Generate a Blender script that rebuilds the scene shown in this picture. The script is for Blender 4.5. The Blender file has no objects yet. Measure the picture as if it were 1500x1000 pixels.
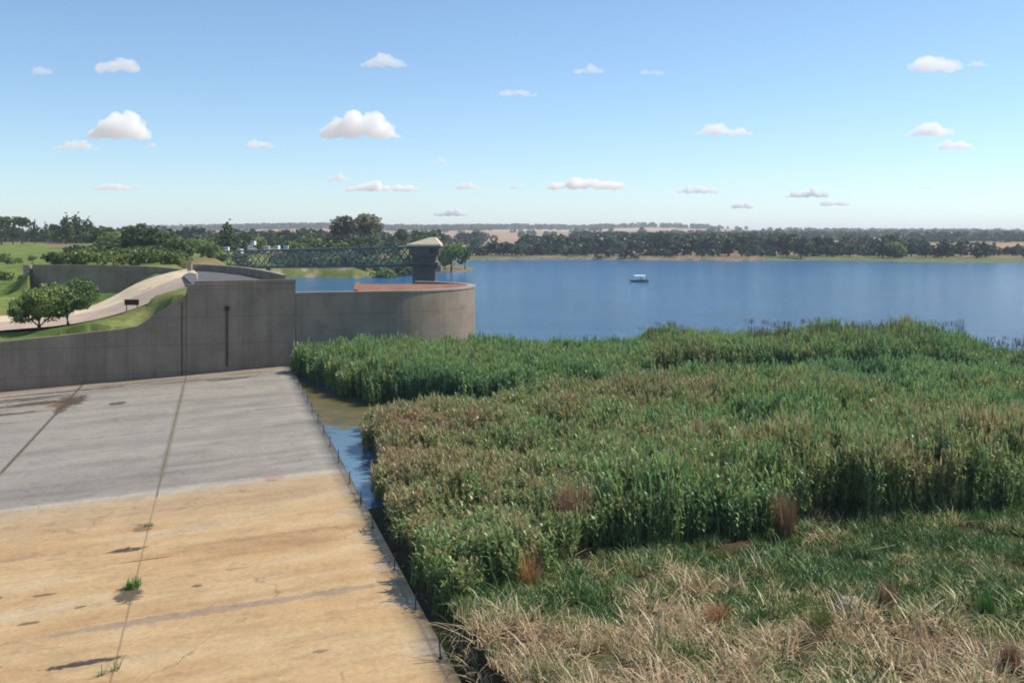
import bpy, math, random
import numpy as np
from mathutils import Vector
random.seed(7); rng = np.random.default_rng(11)
R = math.radians
F = 1458.0; HC = 12.0; HZ = 345.0      # focal length (px of the 1500 px frame), eye height, horizon row
sc = bpy.context.scene; C = sc.collection

# ---------------------------------------------------------------- small helpers
def P(px, py, z=0.0):
    "world point at height z that the photograph shows at px, py (used to survey the real places)"
    D = (HC - z) * F / (py - HZ)
    return np.array([(px - 750) / F * D, D, z])
def W(px, D, z=0.0):
    return np.array([(px - 750) / F * D, D, z])
def Z(py, D):
    return HC - (py - HZ) * D / F

def tag(o, label=None, cat=None, group=None, kind=None):
    if label: o['label'] = label
    if cat: o['category'] = cat
    if group: o['group'] = group
    if kind: o['kind'] = kind
    return o
def empty(name, loc, rz=0.0):
    o = bpy.data.objects.new(name, None); C.objects.link(o)
    o.location = [float(v) for v in loc]; o.rotation_euler = (0, 0, rz); return o
def copy_tree(o, parent=None):
    c = o.copy(); C.objects.link(c); c.parent = parent
    for ch in list(o.children): copy_tree(ch, c)
    return c

def flt(v): return float(np.ravel(v)[0])
class MB:
    def __init__(s): s.v = []; s.f = []; s.smooth = False
    def add(s, vs, fs):
        n = len(s.v); s.v += [tuple(map(float, v)) for v in vs]; s.f += [tuple(i + n for i in f) for f in fs]; return s
    def box(s, c, d, rz=0.0, taper=1.0):
        x, y, z = d[0] / 2, d[1] / 2, d[2] / 2; ca, sa = math.cos(rz), math.sin(rz); vs = []
        for dz, t in ((-z, 1.0), (z, taper)):
            for dx, dy in ((-x, -y), (x, -y), (x, y), (-x, y)):
                vs.append((c[0] + (dx * ca - dy * sa) * t, c[1] + (dx * sa + dy * ca) * t, c[2] + dz))
        return s.add(vs, [(0, 3, 2, 1), (4, 5, 6, 7), (0, 1, 5, 4), (1, 2, 6, 5), (2, 3, 7, 6), (3, 0, 4, 7)])
    def tube(s, pts, rad, n=8, cap=True):
        pts = [Vector([float(q) for q in p]) for p in pts]; k = len(pts)
        if not hasattr(rad, '__len__'): rad = [rad] * k
        vs = []
        for i, p in enumerate(pts):
            d = (pts[min(i + 1, k - 1)] - pts[max(i - 1, 0)]).normalized()
            a = d.cross(Vector((0, 0, 1)));
            if a.length < .05: a = d.cross(Vector((1, 0, 0)))
            a.normalize(); b = d.cross(a)
            for j in range(n):
                t = 2 * math.pi * j / n; vs.append(p + (a * math.cos(t) + b * math.sin(t)) * rad[i])
        fs = [(i * n + j, i * n + (j + 1) % n, (i + 1) * n + (j + 1) % n, (i + 1) * n + j) for i in range(k - 1) for j in range(n)]
        if cap: fs += [tuple(range(n))[::-1], tuple((k - 1) * n + j for j in range(n))]
        return s.add(vs, fs)
    def build(s, name, mat, parent=None, smooth=False):
        m = bpy.data.meshes.new(name); m.from_pydata(s.v, [], s.f); m.update()
        if mat: m.materials.append(mat)
        if smooth: m.polygons.foreach_set('use_smooth', [True] * len(m.polygons))
        o = bpy.data.objects.new(name, m); C.objects.link(o); o.parent = parent; return o

def np_mesh(name, v, f, mat, attrs=None, smooth=False, uniform=4):
    v = np.asarray(v, np.float32); f = np.asarray(f, np.int32)
    m = bpy.data.meshes.new(name)
    m.vertices.add(len(v)); m.vertices.foreach_set('co', v.ravel())
    m.loops.add(f.size); m.loops.foreach_set('vertex_index', f.ravel())
    m.polygons.add(len(f)); m.polygons.foreach_set('loop_start', np.arange(0, f.size, f.shape[1], dtype=np.int32))
    for k, a in (attrs or {}).items():
        a = np.asarray(a, np.float32)
        if a.ndim == 1:
            at = m.attributes.new(k, 'FLOAT', 'POINT'); at.data.foreach_set('value', a)
        else:
            at = m.attributes.new(k, 'FLOAT_COLOR', 'POINT')
            at.data.foreach_set('color', np.concatenate([a, np.ones((len(a), 1), np.float32)], 1).ravel())
    m.update(calc_edges=True)
    if smooth: m.polygons.foreach_set('use_smooth', np.ones(len(f), bool))
    if mat: m.materials.append(mat)
    return m
def np_obj(name, mesh, parent=None, link=True):
    o = bpy.data.objects.new(name, mesh)
    if link: C.objects.link(o)
    o.parent = parent; return o

# ---------------------------------------------------------------- materials
def new_mat(name):
    m = bpy.data.materials.new(name); m.use_nodes = True
    return m, m.node_tree, m.node_tree.nodes['Principled BSDF']
def N(t, typ, **kw):
    n = t.nodes.new(typ)
    for k, v in kw.items():
        if k.startswith('i_'): n.inputs[k[2:]].default_value = v
        else: setattr(n, k, v)
    return n
def math_n(t, op, a, b=None, c=None, clamp=False):
    n = t.nodes.new('ShaderNodeMath'); n.operation = op; n.use_clamp = clamp
    for i, x in enumerate((a, b, c)):
        if x is None: continue
        if isinstance(x, (int, float)): n.inputs[i].default_value = x
        else: t.links.new(x, n.inputs[i])
    return n.outputs[0]
def mix(t, fac, a, b, mode='MIX'):
    n = t.nodes.new('ShaderNodeMix'); n.data_type = 'RGBA'; n.blend_type = mode
    for s, x in ((n.inputs[0], fac), (n.inputs[6], a), (n.inputs[7], b)):
        if hasattr(x, 'node'): t.links.new(x, s)
        elif isinstance(x, (int, float)): s.default_value = x
        else: s.default_value = (*x, 1)
    return n.outputs[2]
def ramp(t, fac, stops):
    n = t.nodes.new('ShaderNodeValToRGB'); e = n.color_ramp.elements
    while len(e) < len(stops): e.new(.5)
    for i, (p, c) in enumerate(stops):
        e[i].position = p; e[i].color = (*c, 1) if hasattr(c, '__len__') else (c, c, c, 1)
    t.links.new(fac, n.inputs[0]); return n.outputs[0]
def noise(t, scale, detail=5, rough=.55, vec=None, dist=0.0):
    n = N(t, 'ShaderNodeTexNoise'); n.inputs['Scale'].default_value = scale; n.inputs['Detail'].default_value = detail
    n.inputs['Roughness'].default_value = rough; n.inputs['Distortion'].default_value = dist
    if vec is not None: t.links.new(vec, n.inputs['Vector'])
    return n.outputs['Fac']
def coords(t, kind='Object', scale=(1, 1, 1)):
    n = N(t, 'ShaderNodeTexCoord'); mp = N(t, 'ShaderNodeMapping'); mp.inputs['Scale'].default_value = scale
    t.links.new(n.outputs[kind], mp.inputs[0]); return mp.outputs[0]
def bump(t, b, h, strength=.4, dist=.05):
    n = N(t, 'ShaderNodeBump'); n.inputs['Strength'].default_value = strength; n.inputs['Distance'].default_value = dist
    t.links.new(h, n.inputs['Height']); t.links.new(n.outputs[0], b.inputs['Normal'])

def plain(name, col, rough=.8, var=.25, scale=2.0, metal=0.0):
    m, t, b = new_mat(name); v = coords(t)
    c = ramp(t, noise(t, scale, vec=v), [(.3, [x * (1 - var) for x in col]), (.7, [min(1, x * (1 + var)) for x in col])])
    t.links.new(c, b.inputs['Base Color']); b.inputs['Roughness'].default_value = rough; b.inputs['Metallic'].default_value = metal
    b.inputs['Specular IOR Level'].default_value = .25
    bump(t, b, noise(t, scale * 8, vec=v), .25, .02); return m

def concrete(name, col, streak=.5, panel=None):
    m, t, b = new_mat(name); v = coords(t)
    n1 = noise(t, .35, 6, .6, v); n2 = noise(t, 1.0, 4, .6, coords(t, scale=(1.2, 1.2, .07))); n3 = noise(t, 9, 3, .6, v)
    c = ramp(t, n1, [(.3, [x * .7 for x in col]), (.72, [x * 1.25 for x in col])])
    c = mix(t, math_n(t, 'MULTIPLY', ramp(t, n2, [(.45, 0), (.7, 1)]), streak), c, [x * .45 for x in col])
    c = mix(t, math_n(t, 'MULTIPLY', n3, .25), c, [x * 1.3 for x in col])
    n4 = noise(t, 1.0, 5, .7, coords(t, scale=(.9, .9, .35)), 1.0); c = mix(t, math_n(t, 'MULTIPLY', ramp(t, n4, [(.56, 0), (.66, 1)]), .45), c, (col[0] * .75, col[1] * .62, col[2] * .5))
    if panel:
        sx = N(t, 'ShaderNodeSeparateXYZ'); t.links.new(v, sx.inputs[0])
        fz = math_n(t, 'FRACT', math_n(t, 'DIVIDE', sx.outputs[2], panel))
        line = math_n(t, 'LESS_THAN', fz, .03)
        c = mix(t, math_n(t, 'MULTIPLY', line, .35), c, [x * .4 for x in col])
    t.links.new(c, b.inputs['Base Color']); b.inputs['Roughness'].default_value = .9; b.inputs['Specular IOR Level'].default_value = .2
    bump(t, b, n3, .35, .03); return m

def foliage(name, stops, rand=.35, instancer=False, trans=.3, pscale=0.0, pcol=None):
    "leaf material: ramp over the 'tint' attribute, brightness varied leaf by leaf with the 'lv' attribute"
    m, t, b = new_mat(name); t.nodes.remove(b); out = t.nodes['Material Output']
    at = N(t, 'ShaderNodeAttribute'); at.attribute_name = 'tint'; at.attribute_type = 'INSTANCER' if instancer else 'GEOMETRY'
    lv = N(t, 'ShaderNodeAttribute'); lv.attribute_name = 'lv'
    f = math_n(t, 'ADD', at.outputs['Fac'], math_n(t, 'MULTIPLY', math_n(t, 'SUBTRACT', lv.outputs['Fac'], .5), rand), clamp=True)
    c = ramp(t, f, stops)
    br = math_n(t, 'MULTIPLY_ADD', lv.outputs['Fac'], .9, .55)
    if not instancer:
        oi = N(t, 'ShaderNodeObjectInfo'); br = math_n(t, 'MULTIPLY', br, math_n(t, 'MULTIPLY_ADD', oi.outputs['Random'], .8, 1.0))
    hs = N(t, 'ShaderNodeHueSaturation'); t.links.new(br, hs.inputs['Value']); t.links.new(c, hs.inputs['Color'])
    if not instancer: t.links.new(math_n(t, 'MULTIPLY_ADD', oi.outputs['Random'], -.05, .515), hs.inputs['Hue'])
    d = N(t, 'ShaderNodeBsdfDiffuse'); tr = N(t, 'ShaderNodeBsdfTranslucent'); g = N(t, 'ShaderNodeBsdfGlossy'); g.inputs['Roughness'].default_value = .45
    t.links.new(hs.outputs[0], d.inputs[0]); t.links.new(hs.outputs[0], tr.inputs[0]); g.inputs[0].default_value = (.8, .9, .8, 1)
    m1 = N(t, 'ShaderNodeMixShader'); m1.inputs[0].default_value = trans
    m2 = N(t, 'ShaderNodeMixShader'); m2.inputs[0].default_value = .04
    t.links.new(d.outputs[0], m1.inputs[1]); t.links.new(tr.outputs[0], m1.inputs[2])
    t.links.new(m1.outputs[0], m2.inputs[1]); t.links.new(g.outputs[0], m2.inputs[2]); t.links.new(m2.outputs[0], out.inputs[0])
    return m

M = {}
M['wall'] = concrete('weathered_concrete', (.285, .225, .172), .5, 2.4)
M['slot'] = plain('stained_steel', (.085, .07, .058), .9)
M['drum'] = concrete('drum_concrete', (.30, .238, .18), .3, 2.4)
M['coping'] = concrete('coping_concrete', (.33, .28, .24), .2)
M['deck'] = concrete('deck_paving', (.12, .115, .12), .2)
M['tower'] = concrete('tower_concrete', (.15, .125, .105), .4)
M['roof'] = plain('roof_sheet', (.62, .54, .38), .6, .1)
M['steel'] = plain('painted_steel', (.10, .15, .17), .5, .2, 1.0)
M['dark'] = plain('dark_metal', (.03, .028, .025), .6)
M['board'] = plain('board_brown', (.05, .03, .022), .7)
M['white'] = plain('white_paint', (.75, .75, .72), .4, .06)
M['glass'] = plain('dark_glass', (.02, .03, .04), .08, .1)
M['rubber'] = plain('rubber', (.02, .02, .02), .8)
M['hull'] = plain('boat_hull', (.06, .11, .13), .35, .1)
M['canopy'] = plain('boat_canopy', (.55, .68, .66), .5, .1)
M['redsoil'] = plain('red_gravel', (.24, .115, .075), .95, .3, .8)
M['bark'] = plain('bark', (.075, .055, .04), .95, .35, 3)
M['palebark'] = plain('pale_bark', (.30, .27, .22), .95, .25, 3)
M['sand'] = plain('sand_verge', (.60, .48, .33), .95, .18, .5)
M['road'] = plain('gravel_road', (.42, .33, .26), .95, .14, .6)
M['stone'] = plain('stone', (.40, .33, .24), .95, .25, 2)
G1 = (.022, .045, .018); G2 = (.05, .085, .03); G3 = (.085, .125, .045)
M['leaf_dark'] = foliage('leaves_dark', [(0, (.038, .066, .03)), (.5, (.068, .112, .045)), (1, (.13, .18, .07))], trans=.4)
M['leaf_mid'] = foliage('leaves_green', [(0, (.06, .11, .035)), (.5, (.125, .19, .055)), (1, (.23, .29, .09))], trans=.4)
M['leaf_olive'] = foliage('leaves_olive', [(0, (.065, .075, .045)), (.5, (.13, .14, .08)), (1, (.30, .29, .18))], trans=.4)
M['leaf_far'] = foliage('leaves_far', [(0, (.028, .046, .034)), (.5, (.056, .08, .05)), (1, (.14, .165, .075))])

# ---------------------------------------------------------------- camera, sun, sky
cam = bpy.data.cameras.new('camera'); co = bpy.data.objects.new('camera', cam); C.objects.link(co); sc.camera = co
co.location = (0, 0, HC); co.rotation_euler = (R(90), 0, 0)
cam.sensor_width = 36; cam.lens = 36 * F / 1500; cam.shift_y = -(500 - HZ) / 1500; cam.clip_end = 90000; cam.clip_start = .1
SUN_EL, SUN_AZ = 52.0, 70.0          # azimuth clockwise from +Y (the view direction)
sd = bpy.data.lights.new('sun', 'SUN'); so = bpy.data.objects.new('sun', sd); C.objects.link(so)
sd.energy = 4.0; sd.angle = R(.5); sd.color = (1, .92, .79)
sv = Vector((math.sin(R(SUN_AZ)) * math.cos(R(SUN_EL)), math.cos(R(SUN_AZ)) * math.cos(R(SUN_EL)), math.sin(R(SUN_EL))))
so.rotation_euler = sv.to_track_quat('Z', 'Y').to_euler(); so.location = (60, 20, 80)
wd = bpy.data.worlds.new('World'); sc.world = wd; wd.use_nodes = True; t = wd.node_tree; bg = t.nodes['Background']
sky = N(t, 'ShaderNodeTexSky'); sky.sky_type = 'NISHITA'; sky.sun_disc = False
sky.sun_elevation = R(SUN_EL); sky.sun_rotation = R(SUN_AZ); sky.altitude = 1500; sky.air_density = 1.0; sky.dust_density = .8; sky.ozone_density = 3.7
t.links.new(mix(t, 1.0, sky.outputs[0], (.94, 1.0, .985), 'MULTIPLY'), bg.inputs[0]); bg.inputs[1].default_value = .115
vs_ = sc.view_settings; vs_.view_transform = 'Standard'; vs_.look = 'None'; vs_.exposure = 0.48; vs_.gamma = 1
sc.render.engine = 'CYCLES'; cy = sc.cycles; cy.use_denoising = True; cy.max_bounces = 18; cy.diffuse_bounces = 3; cy.glossy_bounces = 3
cy.transmission_bounces = 4; cy.volume_bounces = 18; cy.transparent_max_bounces = 12; cy.filter_width = 1.9
cy.caustics_reflective = False; cy.caustics_refractive = False

# ---------------------------------------------------------------- terrain
A = np.array([-.281, .96]); B = np.array([-.96, -.281]); O = np.array([-1.25, 26.0]); W0 = np.array([-20.0, 90.0])
PHI = math.atan2(.281, .96)
def pip(x, y, poly):
    inside = np.zeros(x.shape, bool); n = len(poly)
    for i in range(n):
        x1, y1 = poly[i]; x2, y2 = poly[(i + 1) % n]
        c = ((y1 > y) != (y2 > y)) & (x < (x2 - x1) * (y - y1) / (y2 - y1 + 1e-12) + x1); inside ^= c
    return inside
def sdist(x, y, poly):
    d = np.full(x.shape, 1e9); n = len(poly)
    for i in range(n):
        x1, y1 = poly[i]; x2, y2 = poly[(i + 1) % n]; dx, dy = x2 - x1, y2 - y1
        tt = np.clip(((x - x1) * dx + (y - y1) * dy) / (dx * dx + dy * dy), 0, 1)
        d = np.minimum(d, np.hypot(x - x1 - tt * dx, y - y1 - tt * dy))
    return np.where(pip(x, y, poly), -d, d)
def vnoise(x, y, s, seed=0):
    x = x / s + seed * 17.3; y = y / s + seed * 9.1; xi = np.floor(x); yi = np.floor(y); fx = x - xi; fy = y - yi
    fx = fx * fx * (3 - 2 * fx); fy = fy * fy * (3 - 2 * fy)
    def h(a, b): q = np.sin(a * 127.1 + b * 311.7 + seed) * 43758.5453; return q - np.floor(q)
    return (h(xi, yi) * (1 - fx) + h(xi + 1, yi) * fx) * (1 - fy) + (h(xi, yi + 1) * (1 - fx) + h(xi + 1, yi + 1) * fx) * fy
def fbm(x, y, s, seed=0, o=4):
    r = 0; a = .5
    for k in range(o): r = r + a * vnoise(x, y, s / 2 ** k, seed + k); a *= .5
    return r / (1 - .5 ** o)

def xy(p): return (p[0], p[1])
LAKE = [(-18.5, 93.5), (-26.5, 97), (-36, 130), (-52, 200), xy(P(405, 407)), xy(P(450, 406)), xy(P(520, 407)), xy(P(566, 404)),
        xy(P(590, 398)), xy(P(640, 397.5)), xy(P(668, 398)), xy(P(694, 396)), xy(P(692, 391)), xy(P(655, 388)), xy(P(672, 384)), xy(P(690, 381.5)), xy(P(760, 380.5)), xy(P(880, 380)),
        xy(P(1000, 381.5)), xy(P(1100, 382.5)), xy(P(1190, 381.5)), xy(P(1300, 383)), xy(P(1400, 385)), xy(P(1500, 385)), xy(P(1650, 388)), (420, 430), (420, 40), (60, 34),
        (30, 50), (15, 47), (6, 45), (0, 44), (-4.2, 45.0), (-6.7, 43.5), (-20.6, 90)]
WALLTOP = [(-3, 8.0), (8.0, 7.9), (8.9, 6.9), (13, 4.15), (23.8, 3.1), (40, 2.1), (60, 1.5)]
CP = []
for s_, z_ in WALLTOP:
    if s_ < 0: continue
    p = W0 + B * s_ + A * .8; CP.append((p[0], p[1], (z_ - .25) if s_ > 8.5 else 6.9))
def cp(px, D, z): p = W(px, D, z); CP.append((p[0], p[1], z))
def cpi(px, py, z): p = P(px, py, z); CP.append((p[0], p[1], z))
for a in [(200, 455, 3.6), (200, 430, 5.9), (200, 412, 6.4), (238, 400, 7.35), (265, 395, 7.75), (282, 394, 7.75), (150, 450, 4.1), (165, 438, 4.6), (100, 468, 3.6), (100, 456, 3.6), (0, 475, 3.2), (0, 466, 3.2), (-100, 480, 2.9),
          (50, 482, 3.3), (130, 476, 3.6), (0, 440, 3.0), (20, 425, 3.2)]: cpi(*a)
for a in [(276, 414, 7.4), (262, 424, 6.7), (240, 436, 6.0), (268, 404, 7.5), (280, 400, 7.6), (255, 408, 7.2), (240, 414, 6.85), (225, 425, 6.1), (180, 425, 5.6), (172, 432, 5.1)]: cpi(*a)
for a in [(330, 275, 7.4), (350, 275, 7.4), (370, 275, 7.4), (392, 275, 7.3), (415, 275, 7.2), (430, 280, 6.6)]: cp(*a)
for a in [(60, 133, 2.4), (110, 130, 2.2), (150, 128, 2.4), (180, 128, 4.3), (210, 129, 6.3), (245, 128, 7.5), (280, 128, 7.75), (300, 135, 7.2), (350, 125, 6.6),
          (60, 141, 7.6), (100, 141, 7.7), (150, 140, 7.7), (200, 137, 7.7), (250, 132, 7.7), (40, 150, 5.2), (100, 165, 7.7), (200, 165, 7.7), (250, 150, 7.6),
          (0, 160, 3.9), (-100, 160, 3.5), (0, 190, 4.8), (-100, 250, 5), (0, 250, 5.9), (60, 200, 6.4), (60, 300, 7.4), (0, 330, 7.3), (-200, 330, 7), (0, 400, 8.2), (100, 400, 8.8), (200, 350, 8.2),
          (30, 480, 10.5), (300, 182, 6.2), (320, 200, 6.8), (280, 220, 7), (330, 250, 6.3), (380, 240, 2.5), (330, 350, 7), (420, 350, 6.8), (420, 300, 1.7), (460, 300, 2.6), (500, 310, 2), (500, 350, 7.6), (550, 360, 7.4),
          (580, 320, 1.6), (640, 300, .6), (640, 400, 1.5), (600, 450, 4), (330, 500, 9), (200, 500, 10), (450, 500, 9)]: cp(*a)
CP = np.array(CP)
RX = [-800, -200, 0, 250, 400, 470, 560, 650, 760, 850, 950, 1060, 1150, 1250, 1400, 1500, 1800, 2600]
RY = [335, 335, 337, 336, 332, 331, 335, 335, 334, 336, 332, 335, 338, 340, 341, 341, 342, 342]
nearE = [P(-160, 498, 2.6), P(0, 484, 3.2), P(100, 477, 3.5), P(160, 465, 4.2), P(205, 450, 5.2), P(240, 436, 6.0), P(262, 424, 6.75), P(284, 416, 7.5), P(290, 414, 7.6)]
midE = [P(-160, 484, 2.8), P(0, 472, 3.2), P(100, 464, 3.6), P(160, 452, 4.2), P(205, 432, 5.8), P(240, 414, 6.9), P(268, 404, 7.5), P(290, 401, 7.6)]
farE = [P(-160, 474, 2.9), P(0, 463, 3.2), P(100, 456, 3.6), P(150, 447, 4.0), P(175, 427, 5.4), P(205, 411, 6.5), P(240, 400, 7.4), P(268, 394.5, 7.75), P(282, 393.5, 7.75)]
def resample(pl, n):
    pl = np.array(pl, float); d = np.r_[0, np.cumsum(np.linalg.norm(np.diff(pl[:, :2], axis=0), axis=1))]; q = np.linspace(0, d[-1], n); out = np.stack([np.interp(q, d, pl[:, k]) for k in range(3)], -1)
    w = 9; pad = np.concatenate([2 * out[:1] - out[w:0:-1], out, 2 * out[-1:] - out[-2:-w - 2:-1]]); k = np.ones(2 * w + 1) / (2 * w + 1)
    return np.stack([np.convolve(pad[:, c], k, 'valid') for c in range(3)], -1)
NR = 90
EN, EM, EF = [resample(e_, NR) for e_ in (nearE, midE, farE)]
RAMP = np.concatenate([a_ * (1 - t_) + b_ * t_ for a_, b_ in ((EN, EM), (EM, EF)) for t_ in (0, .25, .5, .75, 1)])
def height(x, y):
    x = np.atleast_1d(np.asarray(x, float)); y = np.atleast_1d(np.asarray(y, float)); D = np.maximum(y, 1.0); px = 750 + F * x / D
    # surveyed left bank
    num = np.zeros(x.shape); den = np.zeros(x.shape)
    for cx, cyy, cz in CP:
        r = np.maximum(np.hypot(x - cx, y - cyy), 1.2); w = r ** -3.5 * (1 + cyy / 60.0) ** 2.2; num += w * cz; den += w
    hl = num / den + (fbm(x, y, 9, 3) - .5) * .25
    rm_ = (y > 84) & (y < 140) & (px > -400) & (px < 300)
    if rm_.any():
        X_, Y_, H_ = x[rm_], y[rm_], hl[rm_]; best = np.full(X_.shape, 1e9); zb = np.zeros(X_.shape)
        for rx, ry, rz in RAMP: d_ = np.hypot(X_ - rx, Y_ - ry); k_ = d_ < best; best = np.where(k_, d_, best); zb = np.where(k_, rz, zb)
        w_ = np.clip((4.5 - best) / 3.2, 0, 1); hl[rm_] = H_ * (1 - w_) + (zb - .38) * w_
    ln = np.interp(px, [48, 268], [139.3, 128.3]); ink = (px > 46) & (px < 272)
    cap = np.interp(px, [46, 60, 150, 180, 210, 245, 268], [3.0, 2.5, 2.6, 4.6, 6.5, 7.6, 7.8])
    hl = np.where(ink & (D > 119) & (D < ln), np.minimum(hl, cap), hl); hl = np.where(ink & (D >= ln) & (D < 176), np.clip(hl, 7.5, 7.75), hl)
    # country beyond
    base = .8 + np.clip((D - 430) / 400, 0, 1.0) ** 1.1 * 3.2 + np.clip((D - 800) / 900, 0, 1) * 5.5
    yr = np.interp(px, RX, RY); zr = HC + (HZ - yr) * 3200 / F
    tt = np.clip((D - 1500) / 1700, 0, 1); base = base * (1 - tt) + zr * tt
    roll = (fbm(x, y, 420, 5) - .5) * np.clip((D - 600) / 900, 0, 1) * 5; base = base + roll
    k = np.clip((D - 420) / 260, 0, 1) * 1.0; k = np.where(px > 640, 1.0, k)
    far = hl * (1 - k) + base * k
    # foreground bank
    near = .25 + np.clip((36 - D) / 12, 0, 2.5) * .8 + (fbm(x, y, 2.2, 8) - .5) * .35
    sd_ = sdist(x, y, LAKE)
    isnear = (D < 60) & (x > -12)
    land = np.where(isnear, near, far)
    h = np.where(sd_ < 0, np.maximum(-.12 + sd_ * .12, -3.0), land * np.clip(sd_ / np.where(isnear, 1.5, np.where(D < 110, .8, np.where(D < 400, 10, 14))), 0, 1) ** .8 + .02)
    # chute side: dropped well under the apron
    u = (x - O[0]) * B[0] + (y - O[1]) * B[1]; v = (x - O[0]) * A[0] + (y - O[1]) * A[1]
    h = np.where((u > -.7) & (u <= .5) & (v < 67.4), np.minimum(h, .12 + np.clip(-u - .1, 0, 1) * .3), h)
    under = (u > .5) & (v < 67.4)
    h = np.where(under & (u < 62), np.minimum(h, -.6 - .058 * np.maximum(u, 0)), h)
    return h

def build_ground():
    th = np.concatenate([np.linspace(-88, -31, 70, endpoint=False), np.linspace(-31, 31, 520, endpoint=False), np.linspace(31, 88, 70)])
    D = np.concatenate([np.linspace(.5, 18, 12, endpoint=False), np.linspace(18, 60, 120, endpoint=False), np.linspace(60, 150, 160, endpoint=False),
                        np.geomspace(150, 620, 150, endpoint=False), np.geomspace(620, 24000, 120)])
    tx = np.tan(np.radians(np.clip(th, -72, 72))) ; tx = np.where(abs(th) > 72, np.sign(th) * (3.08 + (abs(th) - 72) * .5), tx)
    X = tx[None, :] * D[:, None]; Y = np.repeat(D[:, None], len(tx), 1)
    X = np.where(Y < 18, tx[None, :] * 18, X)
    h = height(X, Y); px = 750 + F * X / Y
    sd_ = sdist(X, Y, LAKE)
    # ground cover
    n1 = fbm(X, Y, 14, 1); n2 = fbm(X, Y, 120, 2); n3 = fbm(X, Y, 3.0, 4); n4 = vnoise(X * .25, Y, 160, 9)
    def lerp(a, b, k): return a * (1 - k[..., None]) + np.array(b) * k[..., None]
    col = np.zeros(X.shape + (3,)) + np.array([.10, .16, .045])
    col = lerp(col, (.22, .24, .09), np.clip((n1 - .35) * 3, 0, 1))
    left = (px < 700) & (Y < 480)
    # far fields
    far = np.where(left, 0.0, 1.0) * np.ones_like(X)
    fc = np.zeros_like(col) + np.array([.30, .24, .18])
    fc = lerp(fc, (.40, .24, .17), np.clip((n4 - .5) * 6, 0, 1)); fc = lerp(fc, (.19, .20, .11), np.clip((n2 - .55) * 8, 0, 1)); fc = lerp(fc, (.42, .36, .27), np.clip((.4 - n4) * 6, 0, 1))
    fc = lerp(fc, (.14, .17, .08), np.clip(1.3 - (sd_ - 6) / 90, 0, 1) * (px > 1120)); fc = lerp(fc, (.12, .13, .075), np.clip(1.3 - (sd_ - 6) / 90, 0, 1) * (px <= 1120) * (.4 + .6 * (n3 > .5)))
    col = lerp(col, (0, 0, 0), far) + fc * far[..., None]
    k = left & (Y > 330); col = np.where(k[..., None], lerp(col, (.22, .16, .11), np.clip((n1 - .35) * 3, 0, 1)), col)
    k = left & (px > 340) & (px < 700) & (Y > 240) & (Y < 330); col = np.where(k[..., None], lerp(np.zeros_like(col) + np.array([.125, .15, .05]), (.36, .30, .22), np.clip((n3 - .6) * 6, 0, 1)), col)
    k = left & (px > 265) & (px < 345) & (Y > 128) & (Y < 240); col = np.where(k[..., None], np.array([.19, .16, .085]), col)
    k = left & (px < 70) & (px > -500) & (Y > 112) & (Y < 420); col = np.where(k[..., None], lerp(np.zeros_like(col) + np.array([.135, .195, .05]), (.18, .22, .075), np.clip((n1 - .4) * 3, 0, 1)), col)
    k = (Y < 60) & (X > -12); col = np.where(k[..., None], lerp(np.zeros_like(col) + np.array([.085, .065, .04]), (.05, .06, .025), np.clip((n3 - .4) * 4, 0, 1)), col)
    k = (sd_ < 1.2) & (Y < 110); col = np.where(k[..., None], np.array([.085, .075, .04]), col)
    col *= (.85 + .3 * n3)[..., None]
    nr, nc = X.shape; idx = np.arange(nr * nc).reshape(nr, nc)
    f = np.stack([idx[:-1, :-1], idx[:-1, 1:], idx[1:, 1:], idx[1:, :-1]], -1).reshape(-1, 4)
    m, t, b = new_mat('ground_cover'); at = N(t, 'ShaderNodeAttribute'); at.attribute_name = 'cover'
    v = coords(t); nn = noise(t, .9, 6, .65, v); c = mix(t, 1.0, at.outputs['Color'], ramp(t, nn, [(.25, .6), (.75, 1.35)]), 'MULTIPLY'); c = mix(t, .6, c, ramp(t, noise(t, .22, 6, .7, v, .6), [(.35, (.62, .66, .5)), (.65, (1.25, 1.12, 1.1))]), 'MULTIPLY')
    t.links.new(c, b.inputs['Base Color']); b.inputs['Roughness'].default_value = 1; b.inputs['Specular IOR Level'].default_value = .05
    bump(t, b, noise(t, 3.0, 6, .7, v), .6, .15)
    me = np_mesh('ground', np.stack([X, Y, h], -1).reshape(-1, 3), f, m, {'cover': col.reshape(-1, 3)}, smooth=True)
    tag(np_obj('ground', me), kind='structure')
build_ground()

# water
def water_mat(name, deep, rough, s1, st):
    m, t, b = new_mat(name); b.inputs['Base Color'].default_value = (*deep, 1); b.inputs['Roughness'].default_value = rough; b.inputs['IOR'].default_value = 1.33
    v = coords(t, scale=(1, 1.6, 1)); n1 = noise(t, s1, 5, .6, v, .3); n2 = noise(t, .02, 3, .5, v)
    n3 = noise(t, 1.0, 6, .7, coords(t, scale=(.05, .22, 1)), .5); c = mix(t, ramp(t, n2, [(.35, 0), (.65, 1)]), deep, [x * 1.18 for x in deep]); c = mix(t, math_n(t, 'MULTIPLY', ramp(t, n3, [(.42, 0), (.62, 1)]), .5), c, [x * .6 for x in deep]); t.links.new(c, b.inputs['Base Color'])
    bump(t, b, n1, st, .6); return m
M['water'] = water_mat('lake_water', (.012, .115, .27), .12, 1.3, 1.0)
LK = MB(); nx = 1
LK.add([(-300, 20.0, 0), (1400, 20.0, 0), (1400, 1200, 0), (-300, 1200, 0)], [(0, 1, 2, 3)])
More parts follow.
